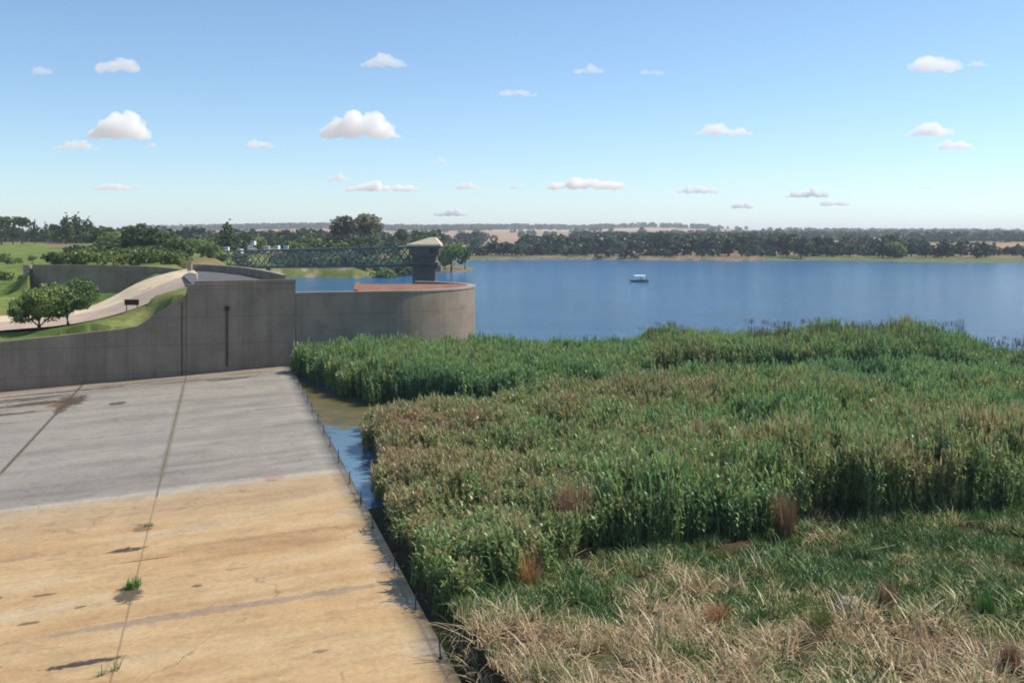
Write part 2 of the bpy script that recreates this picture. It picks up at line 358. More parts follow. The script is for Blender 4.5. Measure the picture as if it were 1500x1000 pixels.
# the lake sheet is cut along the spillway crest and the training wall so that nothing lies under the chute
LK = MB(); pts = [(-.2, 20), (2000, 20), (2000, 900), (-400, 900), (-400, 200), (-60, 200), (-40, 130), (-24, 96), (-20.4, 91.2), (-1.3, 26.1)]
LK.add([(p[0], p[1], 0) for p in pts], [tuple(range(len(pts)))])
tag(LK.build('lake_water', M['water']), kind='structure')

def channel():
    m, t, b = new_mat('channel_water'); v = coords(t); sx = N(t, 'ShaderNodeSeparateXYZ'); t.links.new(v, sx.inputs[0]); nn = noise(t, .45, 5, .65, v, .5)
    k = math_n(t, 'MULTIPLY', math_n(t, 'SUBTRACT', math_n(t, 'ADD', sx.outputs[1], math_n(t, 'MULTIPLY', math_n(t, 'SUBTRACT', nn, .5), 16)), 61), .45, clamp=True)
    k2 = ramp(t, noise(t, 1.3, 5, .7, v), [(.58, 0), (.66, 1)]); k = math_n(t, 'MAXIMUM', k, math_n(t, 'MULTIPLY', k2, .8))
    alg = ramp(t, noise(t, .6, 5, .6, v), [(.35, (.075, .08, .02)), (.6, (.14, .105, .045)), (.75, (.10, .14, .04))])
    t.links.new(mix(t, k, (.11, .20, .29), alg), b.inputs['Base Color']); t.links.new(math_n(t, 'MULTIPLY_ADD', k, .35, .06), b.inputs['Roughness']); b.inputs['IOR'].default_value = 1.33  # pale blue base colour stands in for part of the sky reflection
    bump(t, b, noise(t, 2.2, 4, .6, v), .12, .3)
    pl = [(-20.2, 89.4), P(434, 552), P(480, 572), P(566, 593), P(572, 612), (-6.2, 58), (-5.6, 52), (-4.5, 45), (-3, 41), (-5.4, 40.6)]
    tag(MB().add([(p[0], p[1], .004) for p in pl], [tuple(range(len(pl)))[::-1]]).build('channel_water', m), kind='structure')
channel()
# ---------------------------------------------------------------- spillway apron
def apron():
    nu, nv = 60, 120; L = 62; V0, V1 = -34, 66.5
    u = np.linspace(0, L, nu); v = np.linspace(V0, V1, nv); U, Vv = np.meshgrid(u, v)
    z = .3 - .058 * U; z = z - .10 * np.clip((.35 - U) / .35, 0, 1) ** 2
    vt = np.stack([-U, Vv, z], -1).reshape(-1, 3); idx = np.arange(nu * nv).reshape(nv, nu)
    f = np.stack([idx[:-1, :-1], idx[1:, :-1], idx[1:, 1:], idx[:-1, 1:]], -1).reshape(-1, 4)
    # closed skirt
    n0 = len(vt); ring = np.concatenate([idx[0, :], idx[1:, -1], idx[-1, -2::-1], idx[-2:0:-1, 0]])
    sk = vt[ring].copy(); sk[:, 2] = -5.5; vt = np.concatenate([vt, sk]); n = len(ring)
    a = ring; b2 = np.roll(ring, -1); c = n0 + np.roll(np.arange(n), -1); d = n0 + np.arange(n)
    f = np.concatenate([f, np.stack([a, d, c, b2], -1)])
    m, t, b = new_mat('apron_concrete'); tc = N(t, 'ShaderNodeTexCoord'); sx = N(t, 'ShaderNodeSeparateXYZ'); t.links.new(tc.outputs['Object'], sx.inputs[0])
    X, Y = sx.outputs[0], sx.outputs[1]; UU = math_n(t, 'MULTIPLY', X, -1.0)
    big = noise(t, .12, 4, .6, tc.outputs['Object'])
    mpS = N(t, 'ShaderNodeMapping'); mpS.inputs['Scale'].default_value = (.06, .38, 1); t.links.new(tc.outputs['Object'], mpS.inputs[0])
    s1 = noise(t, 1.0, 6, .62, mpS.outputs[0], .4)
    mpS2 = N(t, 'ShaderNodeMapping'); mpS2.inputs['Scale'].default_value = (.16, 1.5, 1); t.links.new(tc.outputs['Object'], mpS2.inputs[0])
    s2 = noise(t, 1.0, 6, .65, mpS2.outputs[0], .3); fine = noise(t, 6, 5, .7, tc.outputs['Object'])
    tan = ramp(t, s1, [(.25, (.42, .25, .12)), (.42, (.53, .35, .175)), (.55, (.58, .41, .22)), (.68, (.59, .46, .29)), (.8, (.43, .31, .20))])
    grey = ramp(t, s1, [(.25, (.25, .225, .195)), (.42, (.31, .28, .24)), (.6, (.37, .34, .29)), (.75, (.33, .30, .27))])
    tan = mix(t, math_n(t, 'MULTIPLY', ramp(t, s2, [(.5, 0), (.72, 1)]), .42), tan, (.31, .225, .15))
    grey = mix(t, math_n(t, 'MULTIPLY', ramp(t, s2, [(.5, 0), (.72, 1)]), .6), grey, (.24, .22, .215))
    yb = math_n(t, 'ADD', Y, math_n(t, 'MULTIPLY', math_n(t, 'SUBTRACT', s2, .5), 1.6))
    k = math_n(t, 'DIVIDE', math_n(t, 'SUBTRACT', yb, 24.6), .5, clamp=True)
    col = mix(t, k, tan, grey)
    # pale lime line and the fading ochre below it
    e = math_n(t, 'ABSOLUTE', math_n(t, 'SUBTRACT', yb, 24.9)); col = mix(t, math_n(t, 'SUBTRACT', 1, math_n(t, 'DIVIDE', e, .7), clamp=True), col, (.52, .47, .39))
    pale = math_n(t, 'MULTIPLY', math_n(t, 'DIVIDE', math_n(t, 'SUBTRACT', yb, 18.5), 6, clamp=True), math_n(t, 'SUBTRACT', 1, k)); col = mix(t, math_n(t, 'MULTIPLY', pale, .55), col, (.43, .35, .25))
    # dirt at the foot of the training wall
    ft = math_n(t, 'DIVIDE', math_n(t, 'SUBTRACT', math_n(t, 'ADD', Y, math_n(t, 'MULTIPLY', s2, 5)), 66.2), 2, clamp=True); col = mix(t, math_n(t, 'MULTIPLY', ft, .75), col, (.30, .22, .14))
    # stain near the crest by each post
    fy = math_n(t, 'FRACT', math_n(t, 'DIVIDE', math_n(t, 'ADD', Y, 1.6), 3.75)); near = math_n(t, 'SUBTRACT', 1, math_n(t, 'DIVIDE', UU, 1.5), clamp=True)
    st = math_n(t, 'MULTIPLY', math_n(t, 'MULTIPLY', near, math_n(t, 'SUBTRACT', 1, math_n(t, 'MULTIPLY', fy, 2.2), clamp=True)), math_n(t, 'MULTIPLY', fine, 1.3)); col = mix(t, st, col, (.62, .55, .47))
    # joints
    def line(uc, w, colr, amt, y0=-99, y1=99):
        nonlocal col
        dd = math_n(t, 'ABSOLUTE', math_n(t, 'SUBTRACT', math_n(t, 'ADD', UU, math_n(t, 'MULTIPLY', math_n(t, 'SUBTRACT', s2, .5), .10)), uc))
        kk = math_n(t, 'LESS_THAN', dd, math_n(t, 'MULTIPLY', fine, w)); kk = math_n(t, 'MULTIPLY', kk, math_n(t, 'MULTIPLY', math_n(t, 'GREATER_THAN', Y, y0), math_n(t, 'LESS_THAN', Y, y1)))
        col = mix(t, math_n(t, 'MULTIPLY', kk, amt), col, colr)
    line(9.0, .07, (.19, .14, .08), .55, -40, 24); line(9.0, .10, (.13, .11, .06), .7, 24, 66); line(9.0, .34, (.13, .13, .06), .35, 28, 60); line(17.4, .22, (.12, .09, .06), .9); line(26, .2, (.12, .09, .06), .8)
    line(.32, .12, (.30, .24, .17), .6)
    # silt patches and damp marks, each with its own outline: (u, v, half u, half v, colour, strength)
    mid = noise(t, 1.7, 6, .7, tc.outputs['Object'], .8); warp = math_n(t, 'MULTIPLY', math_n(t, 'SUBTRACT', mid, .5), 3.6)
    patches = [(17.2, 57.5, 1.3, 3.4, (.07, .05, .03), .9), (19.5, 58, 3.0, 1.0, (.10, .07, .04), .9), (22, 54, 4, .55, (.07, .055, .05), .85), (21, 61, 4, .7, (.08, .065, .05), .8), (5.4, 61.5, 2.1, .75, (.12, .105, .095), .9), (8.8, 62.5, 3.8, .5, (.13, .10, .07), .7),
               (13.5, 54, .7, .8, (.07, .06, .05), .85), (9.2, 19.0, .42, .75, (.22, .15, .08), .8), (9.7, 16.2, .8, .32, (.07, .055, .045), .95), (8.8, 14.6, 1.2, .10, (.20, .10, .05), .8), (9.15, 10.9, .5, 1.0, (.11, .09, .06), .95),
               (9.9, 5.6, 1.25, .20, (.06, .05, .045), .95), (13, 6.3, .8, .18, (.06, .05, .045), .95), (3.6, 25.2, .6, .9, (.38, .25, .21), .7), (6.9, 10.8, .22, .2, (.15, .10, .07), .8), (11.9, 12.2, .42, .16, (.14, .10, .07), .8), (13.6, 12.6, .3, .14, (.12, .09, .07), .8),
               (12.0, 9.6, .4, .14, (.14, .10, .07), .8), (10.6, 10.4, .2, .13, (.14, .10, .07), .8), (3.3, 3.6, .3, .14, (.20, .15, .10), .8), (5.5, 12.0, .6, .09, (.3, .17, .09), .6), (2.2, 45, 3, .35, (.22, .2, .19), .6), (4.2, 37, 6, .5, (.3, .28, .26), .55), (14, 33, 6, .8, (.26, .24, .23), .55),
               (19, 63.2, 7, .45, (.06, .05, .04), .85), (12.5, 64.3, 5, .35, (.10, .08, .06), .8), (24, 50, 5, .3, (.10, .085, .075), .8), (23, 57.5, 6, .35, (.07, .06, .05), .85), (21, 60, 5, .25, (.08, .065, .05), .85), (5.2, 61.8, 2.4, .4, (.13, .11, .10), .9), (18, 56, .8, 1.2, (.22, .12, .05), .7), (3.5, 64, 2.5, .5, (.17, .12, .08), .7), (17.3, 54, .5, 2.2, (.10, .07, .04), .8), (10, 41, 5, .3, (.24, .22, .2), .5), (15, 29.0, 9, .5, (.23, .21, .2), .5), (5, 30.5, 5, .35, (.24, .22, .2), .5), (16, 17, 5, .3, (.34, .22, .13), .6), (4, 15.5, 4, .25, (.34, .22, .13), .5),
               (6, 8.2, 7, .32, (.30, .235, .19), .6), (12, 21.5, 6, .4, (.42, .28, .16), .5)]
    for (pu, pv, ru, rv, pc, am) in patches:
        du = math_n(t, 'DIVIDE', math_n(t, 'SUBTRACT', UU, pu), ru); dv = math_n(t, 'DIVIDE', math_n(t, 'SUBTRACT', Y, pv), rv)
        r2 = math_n(t, 'ADD', math_n(t, 'ADD', math_n(t, 'MULTIPLY', du, du), math_n(t, 'MULTIPLY', dv, dv)), math_n(t, 'MULTIPLY', warp, 1.1))
        kk = math_n(t, 'MULTIPLY', math_n(t, 'SUBTRACT', 1.1, r2), 1.6, clamp=True); col = mix(t, math_n(t, 'MULTIPLY', kk, am), col, pc)
    col = mix(t, .35, col, ramp(t, fine, [(.3, .4), (.62, 1)]), 'MULTIPLY')
    col = mix(t, .30, col, ramp(t, noise(t, 30, 3, .7, tc.outputs['Object']), [(.35, .5), (.6, 1)]), 'MULTIPLY')
    col = mix(t, .5, col, ramp(t, mid, [(.28, .55), (.5, 1), (.75, .86)]), 'MULTIPLY')
    vor = N(t, 'ShaderNodeTexVoronoi'); vor.feature = 'DISTANCE_TO_EDGE'; vor.inputs['Scale'].default_value = .16; mv = N(t, 'ShaderNodeVectorMath'); mv.operation = 'MULTIPLY_ADD'; nz = N(t, 'ShaderNodeTexNoise'); nz.inputs['Scale'].default_value = .8; nz.inputs['Detail'].default_value = 6
    t.links.new(tc.outputs['Object'], nz.inputs[0]); t.links.new(nz.outputs['Color'], mv.inputs[0]); mv.inputs[1].default_value = (2.2, 2.2, 0); t.links.new(tc.outputs['Object'], mv.inputs[2]); t.links.new(mv.outputs[0], vor.inputs['Vector'])
    crack = math_n(t, 'MULTIPLY', math_n(t, 'LESS_THAN', vor.outputs['Distance'], .004), math_n(t, 'GREATER_THAN', big, .52)); col = mix(t, math_n(t, 'MULTIPLY', crack, .45), col, (.16, .12, .08))
    col = mix(t, .35, col, ramp(t, noise(t, .5, 6, .65, tc.outputs['Object'], .6), [(.3, .55), (.6, 1)]), 'MULTIPLY')
    t.links.new(col, b.inputs['Base Color']); b.inputs['Roughness'].default_value = .85; b.inputs['Specular IOR Level'].default_value = .25
    bump(t, b, math_n(t, 'ADD', fine, math_n(t, 'MULTIPLY', s2, .6)), .3, .03)
    o = np_obj('spillway_apron', np_mesh('spillway_apron', vt, f, m, smooth=False)); o.location = (O[0], O[1], 0); o.rotation_euler = (0, 0, PHI)
    tag(o, kind='structure')
apron()
def AP(u, v, dz=0.0):
    p = O + B * u + A * v; return (p[0], p[1], .3 - .058 * u + dz)

# posts on the crest
pm = MB().tube([(0, 0, -.05), (0.01, .015, .98)], .02, 8); pm.tube([(0, 0, .93), (0.01, .015, .99)], .028, 8)
bm_ = MB().box((0, 0, .012), (.12, .12, .028))
post = empty('marker_post', AP(.25, 1.75)); pp = pm.build('pole', M['dark'], post); pb = bm_.build('base_plate', M['dark'], post)
ords = ['nearest', 'second', 'third', 'fourth', 'fifth', 'sixth', 'seventh', 'eighth', 'ninth', 'tenth', 'eleventh', 'twelfth', 'thirteenth', 'fourteenth', 'fifteenth', 'sixteenth']
vp = [1.75, 5.5, 9.4, 14.6, 18.1, 22.1, 26.7, 30.8, 34.2, 38.0, 42, 46, 50, 54, 58]
for i, v_ in enumerate(vp):
    o = post if i == 0 else copy_tree(post); o.location = AP(.25, v_); o.rotation_euler = (R(rng.uniform(-4, 4)), R(rng.uniform(-4, 4)), rng.uniform(0, 3)); o.scale = (1, 1, rng.uniform(.85, 1.08) * (1 if i < 1 else .6))
    lab = 'thin rusty marker post on the spillway crest, ' + (('%s one from the viewer' % ords[i]) if i else 'nearest to the viewer and tallest')
    tag(o, lab, 'post', 'thin marker posts along the spillway crest')

# ---------------------------------------------------------------- walls
def path_wall(path, tops, base, thick, mat, name, parent, side=1):
    "vertical wall of real thickness along a plan path"
    path = [np.array(p, float) for p in path]; n = len(path); fr, bk = [], []
    for i in range(n):
        d = path[min(i + 1, n - 1)] - path[max(i - 1, 0)]; d /= np.linalg.norm(d); nn = np.array([-d[1], d[0]]) * side
        fr.append(path[i]); bk.append(path[i] + nn * thick)
    vs, fs = [], []
    for i in range(n):
        vs += [(*fr[i], base), (*fr[i], tops[i]), (*bk[i], tops[i]), (*bk[i], base)]
    for i in range(n - 1):
        a, b2 = i * 4, i * 4 + 4
        for j in range(4): fs.append((a + j, b2 + j, b2 + (j + 1) % 4, a + (j + 1) % 4))
    fs += [(0, 1, 2, 3), tuple((n - 1) * 4 + k for k in (3, 2, 1, 0))]
    return MB().add(vs, fs).build(name, mat, parent)
tw = empty('training_wall', (W0[0], W0[1], 0))
tag(tw, 'long dark concrete training wall at the head of the spillway, stepping down to the left', 'wall')
def rel(pts, o): return [(p[0] - o.location[0], p[1] - o.location[1]) for p in pts]
S = [(8.95, 6.85), (9.8, 6.25), (13, 4.15), (14.2, 3.95), (23.8, 3.1), (40, 2.1), (60, 1.4)]
path_wall(rel([W0 + B * s for s, _ in S], tw), [z for _, z in S], -6, .5, M['wall'], 'stepped_section', tw, -1)
path_wall(rel([W0 + B * s - A * .12 for s in (-.4, 8.92)], tw), [7.75, 7.7], -3, .62, M['wall'], 'abutment_section', tw, -1)
path_wall(rel([W0 + B * s - A * .2 for s in (-.45, 8.3)], tw), [8.05, 8.0], 7.76, .5, M['wall'], 'coping', tw, -1)
# narrow dark gauge slot with its bracket
g = MB(); c = B * 5.55 - A * .15; g.box((c[0], c[1], 2.9), (.2, .1, 5.0), PHI); g.build('gauge_board', M['slot'], tw)
g = MB(); c = B * 5.55 - A * .2; g.box((c[0], c[1], 5.55), (.4, .16, .38), PHI); g.build('gauge_bracket', M['dark'], tw)
for s in (9.35,):
    g = MB(); c = B * s - A * .03; g.box((c[0], c[1], 2.9), (.09, .08, 6.5), PHI); g.build('joint_strip', M['slot'], tw)

# curved wall
cw = empty('curved_wall', (-14.6, 102.6, 0)); tag(cw, 'curved concrete wall rounding out into the lake, sunlit at its right end', 'wall')
t0 = 9.0; RR = 10.5; pt = [W0 - B * s - A * .02 for s in np.linspace(.42, t0, 6)]
e = W0 - B * t0; cc = e + A * RR
ang0 = math.atan2(e[1] - cc[1], e[0] - cc[0])
for k in range(1, 41): a = ang0 + k * R(3.6); pt.append(cc + RR * np.array([math.cos(a), math.sin(a)]))
tops = [6.7] * len(pt)
path_wall(rel(pt, cw), tops, -2.5, .7, M['drum'], 'wall', cw, 1)
def offs(pts, d):
    out = []
    for i in range(len(pts)):
        q = pts[min(i + 1, len(pts) - 1)] - pts[max(i - 1, 0)]; q = q / np.linalg.norm(q); out.append(pts[i] + np.array([q[1], -q[0]]) * d)
    return out
path_wall(rel(offs(pt, .06), cw), [6.86] * len(pt), 6.703, .82, M['coping'], 'coping', cw, 1)
# red gravel platform held by the round wall
m = MB(); ring = []
for k in range(0, 46): a = ang0 + k * R(3.2) - R(0); ring.append(cc + (RR - .72) * np.array([math.cos(a), math.sin(a)]))
poly = [p for p in ring if p[1] < 106.5]
poly = [W0 - B * 6.0 + A * .72] + poly + [np.array([-16.4, 106.5])]
n = len(poly); c0 = cw.location
m.add([(p[0] - c0[0], p[1] - c0[1], z) for z in (-2, 6.82) for p in poly], [tuple(range(n, 2 * n))] + [(i, (i + 1) % n, n + (i + 1) % n, n + i) for i in range(n)])
m.build('gravel_platform', M['redsoil'], cw)
m = MB(); q0 = poly[0]; q1 = poly[-1]; d = (q1 - q0); L_ = np.linalg.norm(d); mid = (q0 + q1) / 2
m.box((mid[0] - c0[0] - .1, mid[1] - c0[1], 6.9), (.4, L_, .22), math.atan2(d[1], d[0]) - math.pi / 2); m.build('edge_kerb', M['redsoil'], cw)

# road deck on the abutment, with curved far parapet
dk = empty('abutment_deck', (-28, 100, 0)); tag(dk, 'grey paved abutment deck with a pale curving far parapet', 'deck')
far = [W(281, 124), W(300, 123.5), W(330, 118.5), W(360, 111), W(385, 102.5), W(402, 96), W(413.5, 91.3)]
near = [W0 + B * s + A * .45 for s in (-.35, 2, 4, 6, 8.4)]
dpoly = [p[:2] for p in far] + list(near) + [W(268, 110)[:2]]
n = len(dpoly)
m = MB().add([(p[0] + 28, p[1] - 100, z) for z in (-1.5, 7.6) for p in dpoly], [tuple(range(n, 2 * n))[::-1], tuple(range(n))] + [(i, n + i, n + (i + 1) % n, (i + 1) % n) for i in range(n)])
m.build('paving', M['deck'], dk)
fp = [p[:2] for p in far]; fine_ = []
for i in range(len(fp) - 1):
    for k in range(6): fine_.append(fp[i] + (fp[i + 1] - fp[i]) * k / 6)
fine_.append(fp[-1])
path_wall([(p[0] + 28, p[1] - 100) for p in fine_], [8.3] * len(fine_), 7.0, .3, M['wall'], 'parapet', dk, 1)
path_wall([(p[0] + 28, p[1] - 100) for p in offs(fine_, .06)], [8.42] * len(fine_), 8.303, .46, M['coping'], 'parapet_coping', dk, 1)
o = MB().box((0, 0, .6), (.5, .5, 1.2)).box((0, 0, 1.24), (.62, .62, .1)).build('gate_pillar', M['coping']); o.location = (*W(278, 122.5)[:2], 7.5)
tag(o, 'short pale pillar where the sandy verge meets the deck parapet', 'pillar')

# second wall beyond the pit
a1, a2 = W(48, 139)[:2], W(268, 128)[:2]
w2 = empty('retaining_wall', (*a1, 0)); tag(w2, 'dark concrete retaining wall beyond the two small trees and sandy track', 'wall')
nseg = 14; pts_ = [a1 + (a2 - a1) * k / nseg for k in range(nseg + 1)]
tp = [Z(np.interp(48 + 220 * k / nseg, [48, 180, 240, 268], [387.5, 388.5, 391, 394.5]), 139 - 11 * k / nseg) for k in range(nseg + 1)]
path_wall([p - a1 for p in pts_], [z - .25 for z in tp], 0, .5, M['wall'], 'wall', w2, 1)
path_wall([p - a1 for p in offs(pts_, .08)], tp, min(tp) - .6, .66, M['wall'], 'coping', w2, 1)
m = MB().box((-.75, .3, 3.9), (.9, 1.2, 8.0)); m.build('end_pier', M['coping'], w2)

# ---------------------------------------------------------------- road and verges (draped strips)
def ribbon(name, a, b, mat, lift, w=8):
    tt = np.linspace(0, 1, w); g = a[:, None] * (1 - tt[None, :, None]) + b[:, None] * tt[None, :, None]; g[..., 2] += lift + (fbm(g[..., 0], g[..., 1], 2.5, 77) - .5) * .06
    v = g.reshape(-1, 3); idx = np.arange(NR * w).reshape(NR, w)
    f = np.stack([idx[:-1, :-1], idx[:-1, 1:], idx[1:, 1:], idx[1:, :-1]], -1).reshape(-1, 4)
    tag(np_obj(name, np_mesh(name, v, f, mat, smooth=True)), kind='structure')
ribbon('road', EN, EM, M['road'], .02); ribbon('sand_verge', EM, EF, M['sand'], .0)

# sign board by the road
sg = empty('sign_board', P(193, 447, 5.4)); tag(sg, 'dark low sign board on two posts beside the sandy road', 'sign'); sg.location.z = flt(height(sg.location.x, sg.location.y))
MB().box((0, 0, 1.05), (1.35, .08, .5)).build('board', M['board'], sg); MB().box((0, 0, 1.335), (1.5, .3, .06)).build('pale_lit_top', M['coping'], sg)  # pale strip on top paints the sunlit upper edge of the board
for x_ in (-.5, .5): MB().box((x_, .06, .45), (.09, .05, 1.1)).build('post', M['coping'], sg)

# ---------------------------------------------------------------- intake tower and lattice bridge
DT = 140.0; tx = (W(604, DT)[0] + W(637, DT)[0]) / 2
it = empty('intake_tower', (tx, DT + 1.6, 0)); tag(it, 'dark square intake tower rising from the lake with a pale pitched roof', 'tower')
MB().box((0, 0, 3.6), (3.15, 3.2, 11.2)).build('shaft', M['tower'], it)
MB().box((0, -.1, 9.25), (3.5, 3.6, .28)).box((.1, -.1, 8.05), (3.9, 3.9, .35)).build('ledge', M['tower'], it)
cb = MB().box((.15, 0, 9.85), (4.1, 3.7, 1.3)).build('cabin', M['tower'], it)
MB().box((1.3, -1.9, 9.9), (.8, .06, .7)).build('window', M['glass'], it); MB().box((2.24, .2, 9.7), (.06, .9, .9)).build('door', M['board'], it)
MB().box((2.05, -.2, 7.35), (.7, 1.2, .9)).build('valve_box', M['coping'], it)
MB().add([(-2.5, -2.1, 10.5), (2.45, -2.1, 10.5), (2.45, 2.1, 10.5), (-2.5, 2.1, 10.5), (-2.5, -2.1, 10.75), (2.45, -2.1, 10.75), (2.45, 2.1, 10.75), (-2.5, 2.1, 10.75), (.9, -1.2, 11.75), (1.6, -1.2, 11.75), (1.6, 1.2, 11.75), (.9, 1.2, 11.75)],
         [(0, 3, 2, 1), (0, 1, 5, 4), (1, 2, 6, 5), (2, 3, 7, 6), (3, 0, 4, 7), (4, 5, 9, 8), (5, 6, 10, 9), (6, 7, 11, 10), (7, 4, 8, 11), (8, 9, 10, 11)]).build('roof', M['roof'], it)
MB().box((-2.9, 0, 10.45), (1.6, 1.6, .14)).build('canopy_slab', M['roof'], it)

br = empty('truss_bridge', (tx, DT + 1.6, 0)); tag(br, 'blue-grey steel lattice bridge running from the bank to the intake tower', 'bridge')
def bridge():
    e0 = np.array([-1.7, 0, 7.7]); q = W(338, 164); e1 = np.array([q[0] - tx, q[1] - DT - 1.6, 6.7]); n = 13; hgt = 2.7; wd = 1.5
    d = (e1 - e0) / n; dn = d[:2] / np.linalg.norm(d[:2]); nn = np.array([-dn[1], dn[0], 0]); up = np.array([0, 0, hgt])
    for s, nm in ((1, 'lattice_side'), (-1, 'lattice_side')):
        m = MB(); o = nn * wd / 2 * s
        m.tube([e0 + o, e1 + o], .14, 4); m.tube([e0 + o + up, e1 + o + up], .14, 4)
        for k in range(n + 1): m.tube([e0 + d * k + o, e0 + d * k + o + up], .08, 4)
        for k in range(n):
            a = e0 + d * k + o; b2 = a + d
            m.tube([a, b2 + up], .09, 4); m.tube([a + up, b2], .09, 4)
        m.build(nm, M['steel'], br)
    m = MB()
    for k in range(n + 1): m.tube([e0 + d * k + nn * wd / 2 + up, e0 + d * k - nn * wd / 2 + up], .05, 4)
    for k in range(n): m.tube([e0 + d * k + nn * wd / 2 + up, e0 + d * (k + 1) - nn * wd / 2 + up], .04, 4)
    m.build('top_bracing', M['steel'], br)
    vs = [e0 + nn * .65 + [0, 0, .1], e0 - nn * .65 + [0, 0, .1], e1 - nn * .65 + [0, 0, .1], e1 + nn * .65 + [0, 0, .1]]
    vs2 = [v + np.array([0, 0, .12]) for v in vs]
    MB().add(vs + vs2, [(0, 1, 2, 3), (7, 6, 5, 4), (0, 4, 5, 1), (1, 5, 6, 2), (2, 6, 7, 3), (3, 7, 4, 0)]).build('walkway', M['deck'], br)
    for k in (10,):
        a = e0 + d * k; MB().tube([(a[0], a[1], -2), (a[0], a[1], a[2])], [.45, .35], 12).build('pier', M['tower'], br)
bridge()

# ---------------------------------------------------------------- motor boat
def boat():
    p = P(937, 412.5); b = empty('motor_boat', (p[0], p[1], 0), R(8)); tag(b, 'small boat with pale canopy over a dark hull out on the lake', 'boat')
    L, vs, fs = 5.0, [], []; n = 12
    for i in range(n + 1):
        s = i / n; x = -L / 2 + L * s; wdt = .95 * (1 - max(0, s - .55) ** 2 * 4.6) ** .5 if s < .999 else .06; sh = .42 + .3 * s * s
        vs += [(x, -wdt, sh), (x, -wdt * .75, -.15), (x, 0, -.32 + .2 * s * s), (x, wdt * .75, -.15), (x, wdt, sh), (x, wdt * .85, sh + .03), (x, 0, sh - .12), (x, -wdt * .85, sh + .03)]
    for i in range(n):
        for j in range(8): a, c = i * 8 + j, i * 8 + (j + 1) % 8; fs.append((a, c, c + 8, a + 8))
    fs += [tuple(range(8))[::-1], tuple(n * 8 + j for j in range(8))]
    MB().add(vs, fs).build('hull', M['hull'], b, True)
    MB().box((.9, 0, .85), (1.4, 1.4, .65), 0, .8).build('cabin', M['white'], b); MB().box((1.55, 0, 1.0), (.12, 1.1, .35)).build('windscreen', M['glass'], b)
    vs, fs = [], []
    for i, x in enumerate((-1.7, -.9, 0, .9, 1.4)):
        for j in range(7): a = math.pi * j / 6; vs.append((x, -.95 * math.cos(a), 1.55 + .32 * math.sin(a) * (1 - abs(x) * .15)))
    vs += [(v[0], v[1], v[2] - .05) for v in vs]
    for i in range(4):
        for j in range(6): a = i * 7 + j; fs += [(a, a + 1, a + 8, a + 7), (a + 35, a + 42, a + 43, a + 36)]
    MB().add(vs, fs).build('canopy', M['canopy'], b)
    for x in (-1.6, 1.3):
        for y in (-.9, .9): MB().tube([(x, y, .4), (x, y, 1.58)], .03, 6).build('canopy_pole', M['white'], b)
    MB().box((-2.65, 0, .35), (.35, .35, .8)).box((-2.7, 0, .8), (.5, .42, .35)).build('outboard_motor', M['white'], b)
    b.scale = (.95, .95, .95)
boat()

# ---------------------------------------------------------------- trees
def crown_mesh(name, blobs, nleaf, size, mat, base=.5, sizevar=.5, flat=.0, seed=0):
    "leaf clumps: small faces in many sub-clusters spread through a union of ellipsoids (cx,cy,cz,rx,ry,rz)"
    g = np.random.default_rng(seed); bl = np.array(blobs, float); vol = bl[:, 3] * bl[:, 4] * bl[:, 5]; vol /= vol.sum()
    nc = max(10, nleaf // 28); ci = g.choice(len(bl), nc, p=vol)
    d = g.normal(size=(nc, 3)); d /= np.linalg.norm(d, axis=1)[:, None]; r = g.uniform(.35, 1.0, nc) ** .45
    cen = bl[ci, :3] + d * r[:, None] * bl[ci, 3:]; crad = bl[ci, 3:].mean(1) * g.uniform(.16, .36, nc)
    ctint = g.uniform(0, 1, nc)
    li = g.integers(0, nc, nleaf); q = g.normal(size=(nleaf, 3)); q /= np.linalg.norm(q, axis=1)[:, None]
    pos = cen[li] + q * (crad[li] * g.uniform(.2, 1, nleaf) ** .5)[:, None] * np.array([1, 1, .75])
    nrm = g.normal(size=(nleaf, 3)) + np.array([0, 0, .6]); nrm /= np.linalg.norm(nrm, axis=1)[:, None]
    a = np.cross(nrm, g.normal(size=(nleaf, 3))); a /= np.linalg.norm(a, axis=1)[:, None]; b = np.cross(nrm, a)
    s = size * g.uniform(1 - sizevar, 1 + sizevar, nleaf)[:, None]
    v = np.stack([pos - a * s * .5, pos + b * s * .32, pos + a * s * .6, pos - b * s * .3], 1).reshape(-1, 3)
    f = np.arange(nleaf * 4).reshape(-1, 4)
    tint = np.repeat(np.clip(ctint[li] * .75 + g.uniform(0, .25, nleaf), 0, 1), 4); lv = np.repeat(g.uniform(0, 1, nleaf), 4)
    return np_mesh(name, v, f, mat, {'tint': tint, 'lv': lv})
def trunk_mb(h, r, limbs, top, seed=0):
    g = random.Random(seed); m = MB(); k = 5; ax = [(g.uniform(-.04, .04) * h * i / k, g.uniform(-.04, .04) * h * i / k, h * top * i / k) for i in range(k + 1)]
    ax[0] = (0, 0, -.3); m.tube(ax, [r * (1.15 - .75 * i / k) for i in range(k + 1)], 8)
    for i in range(limbs):
        a = 2 * math.pi * i / limbs + g.uniform(-.4, .4); j = g.randint(1, k - 1); p = ax[j]; L = h * g.uniform(.22, .38)
        q = (p[0] + math.cos(a) * L * .5, p[1] + math.sin(a) * L * .5, p[2] + L * .45); e = (p[0] + math.cos(a) * L, p[1] + math.sin(a) * L, p[2] + L * .8)
        m.tube([p, q, e], [r * .5, r * .33, r * .12], 6)
    return m
PROTO = {}
def proto(kind, h, blobs, nleaf, size, mat, r, limbs, top, seed, bark='bark'):
    root = bpy.data.objects.new('tree', None)
    tm = trunk_mb(h, r, limbs, top, seed); me = bpy.data.meshes.new('trunk'); me.from_pydata(tm.v, [], tm.f); me.materials.append(M[bark])
    PROTO[kind] = (h, me, crown_mesh('crown', blobs, nleaf, size, M[mat], seed=seed))
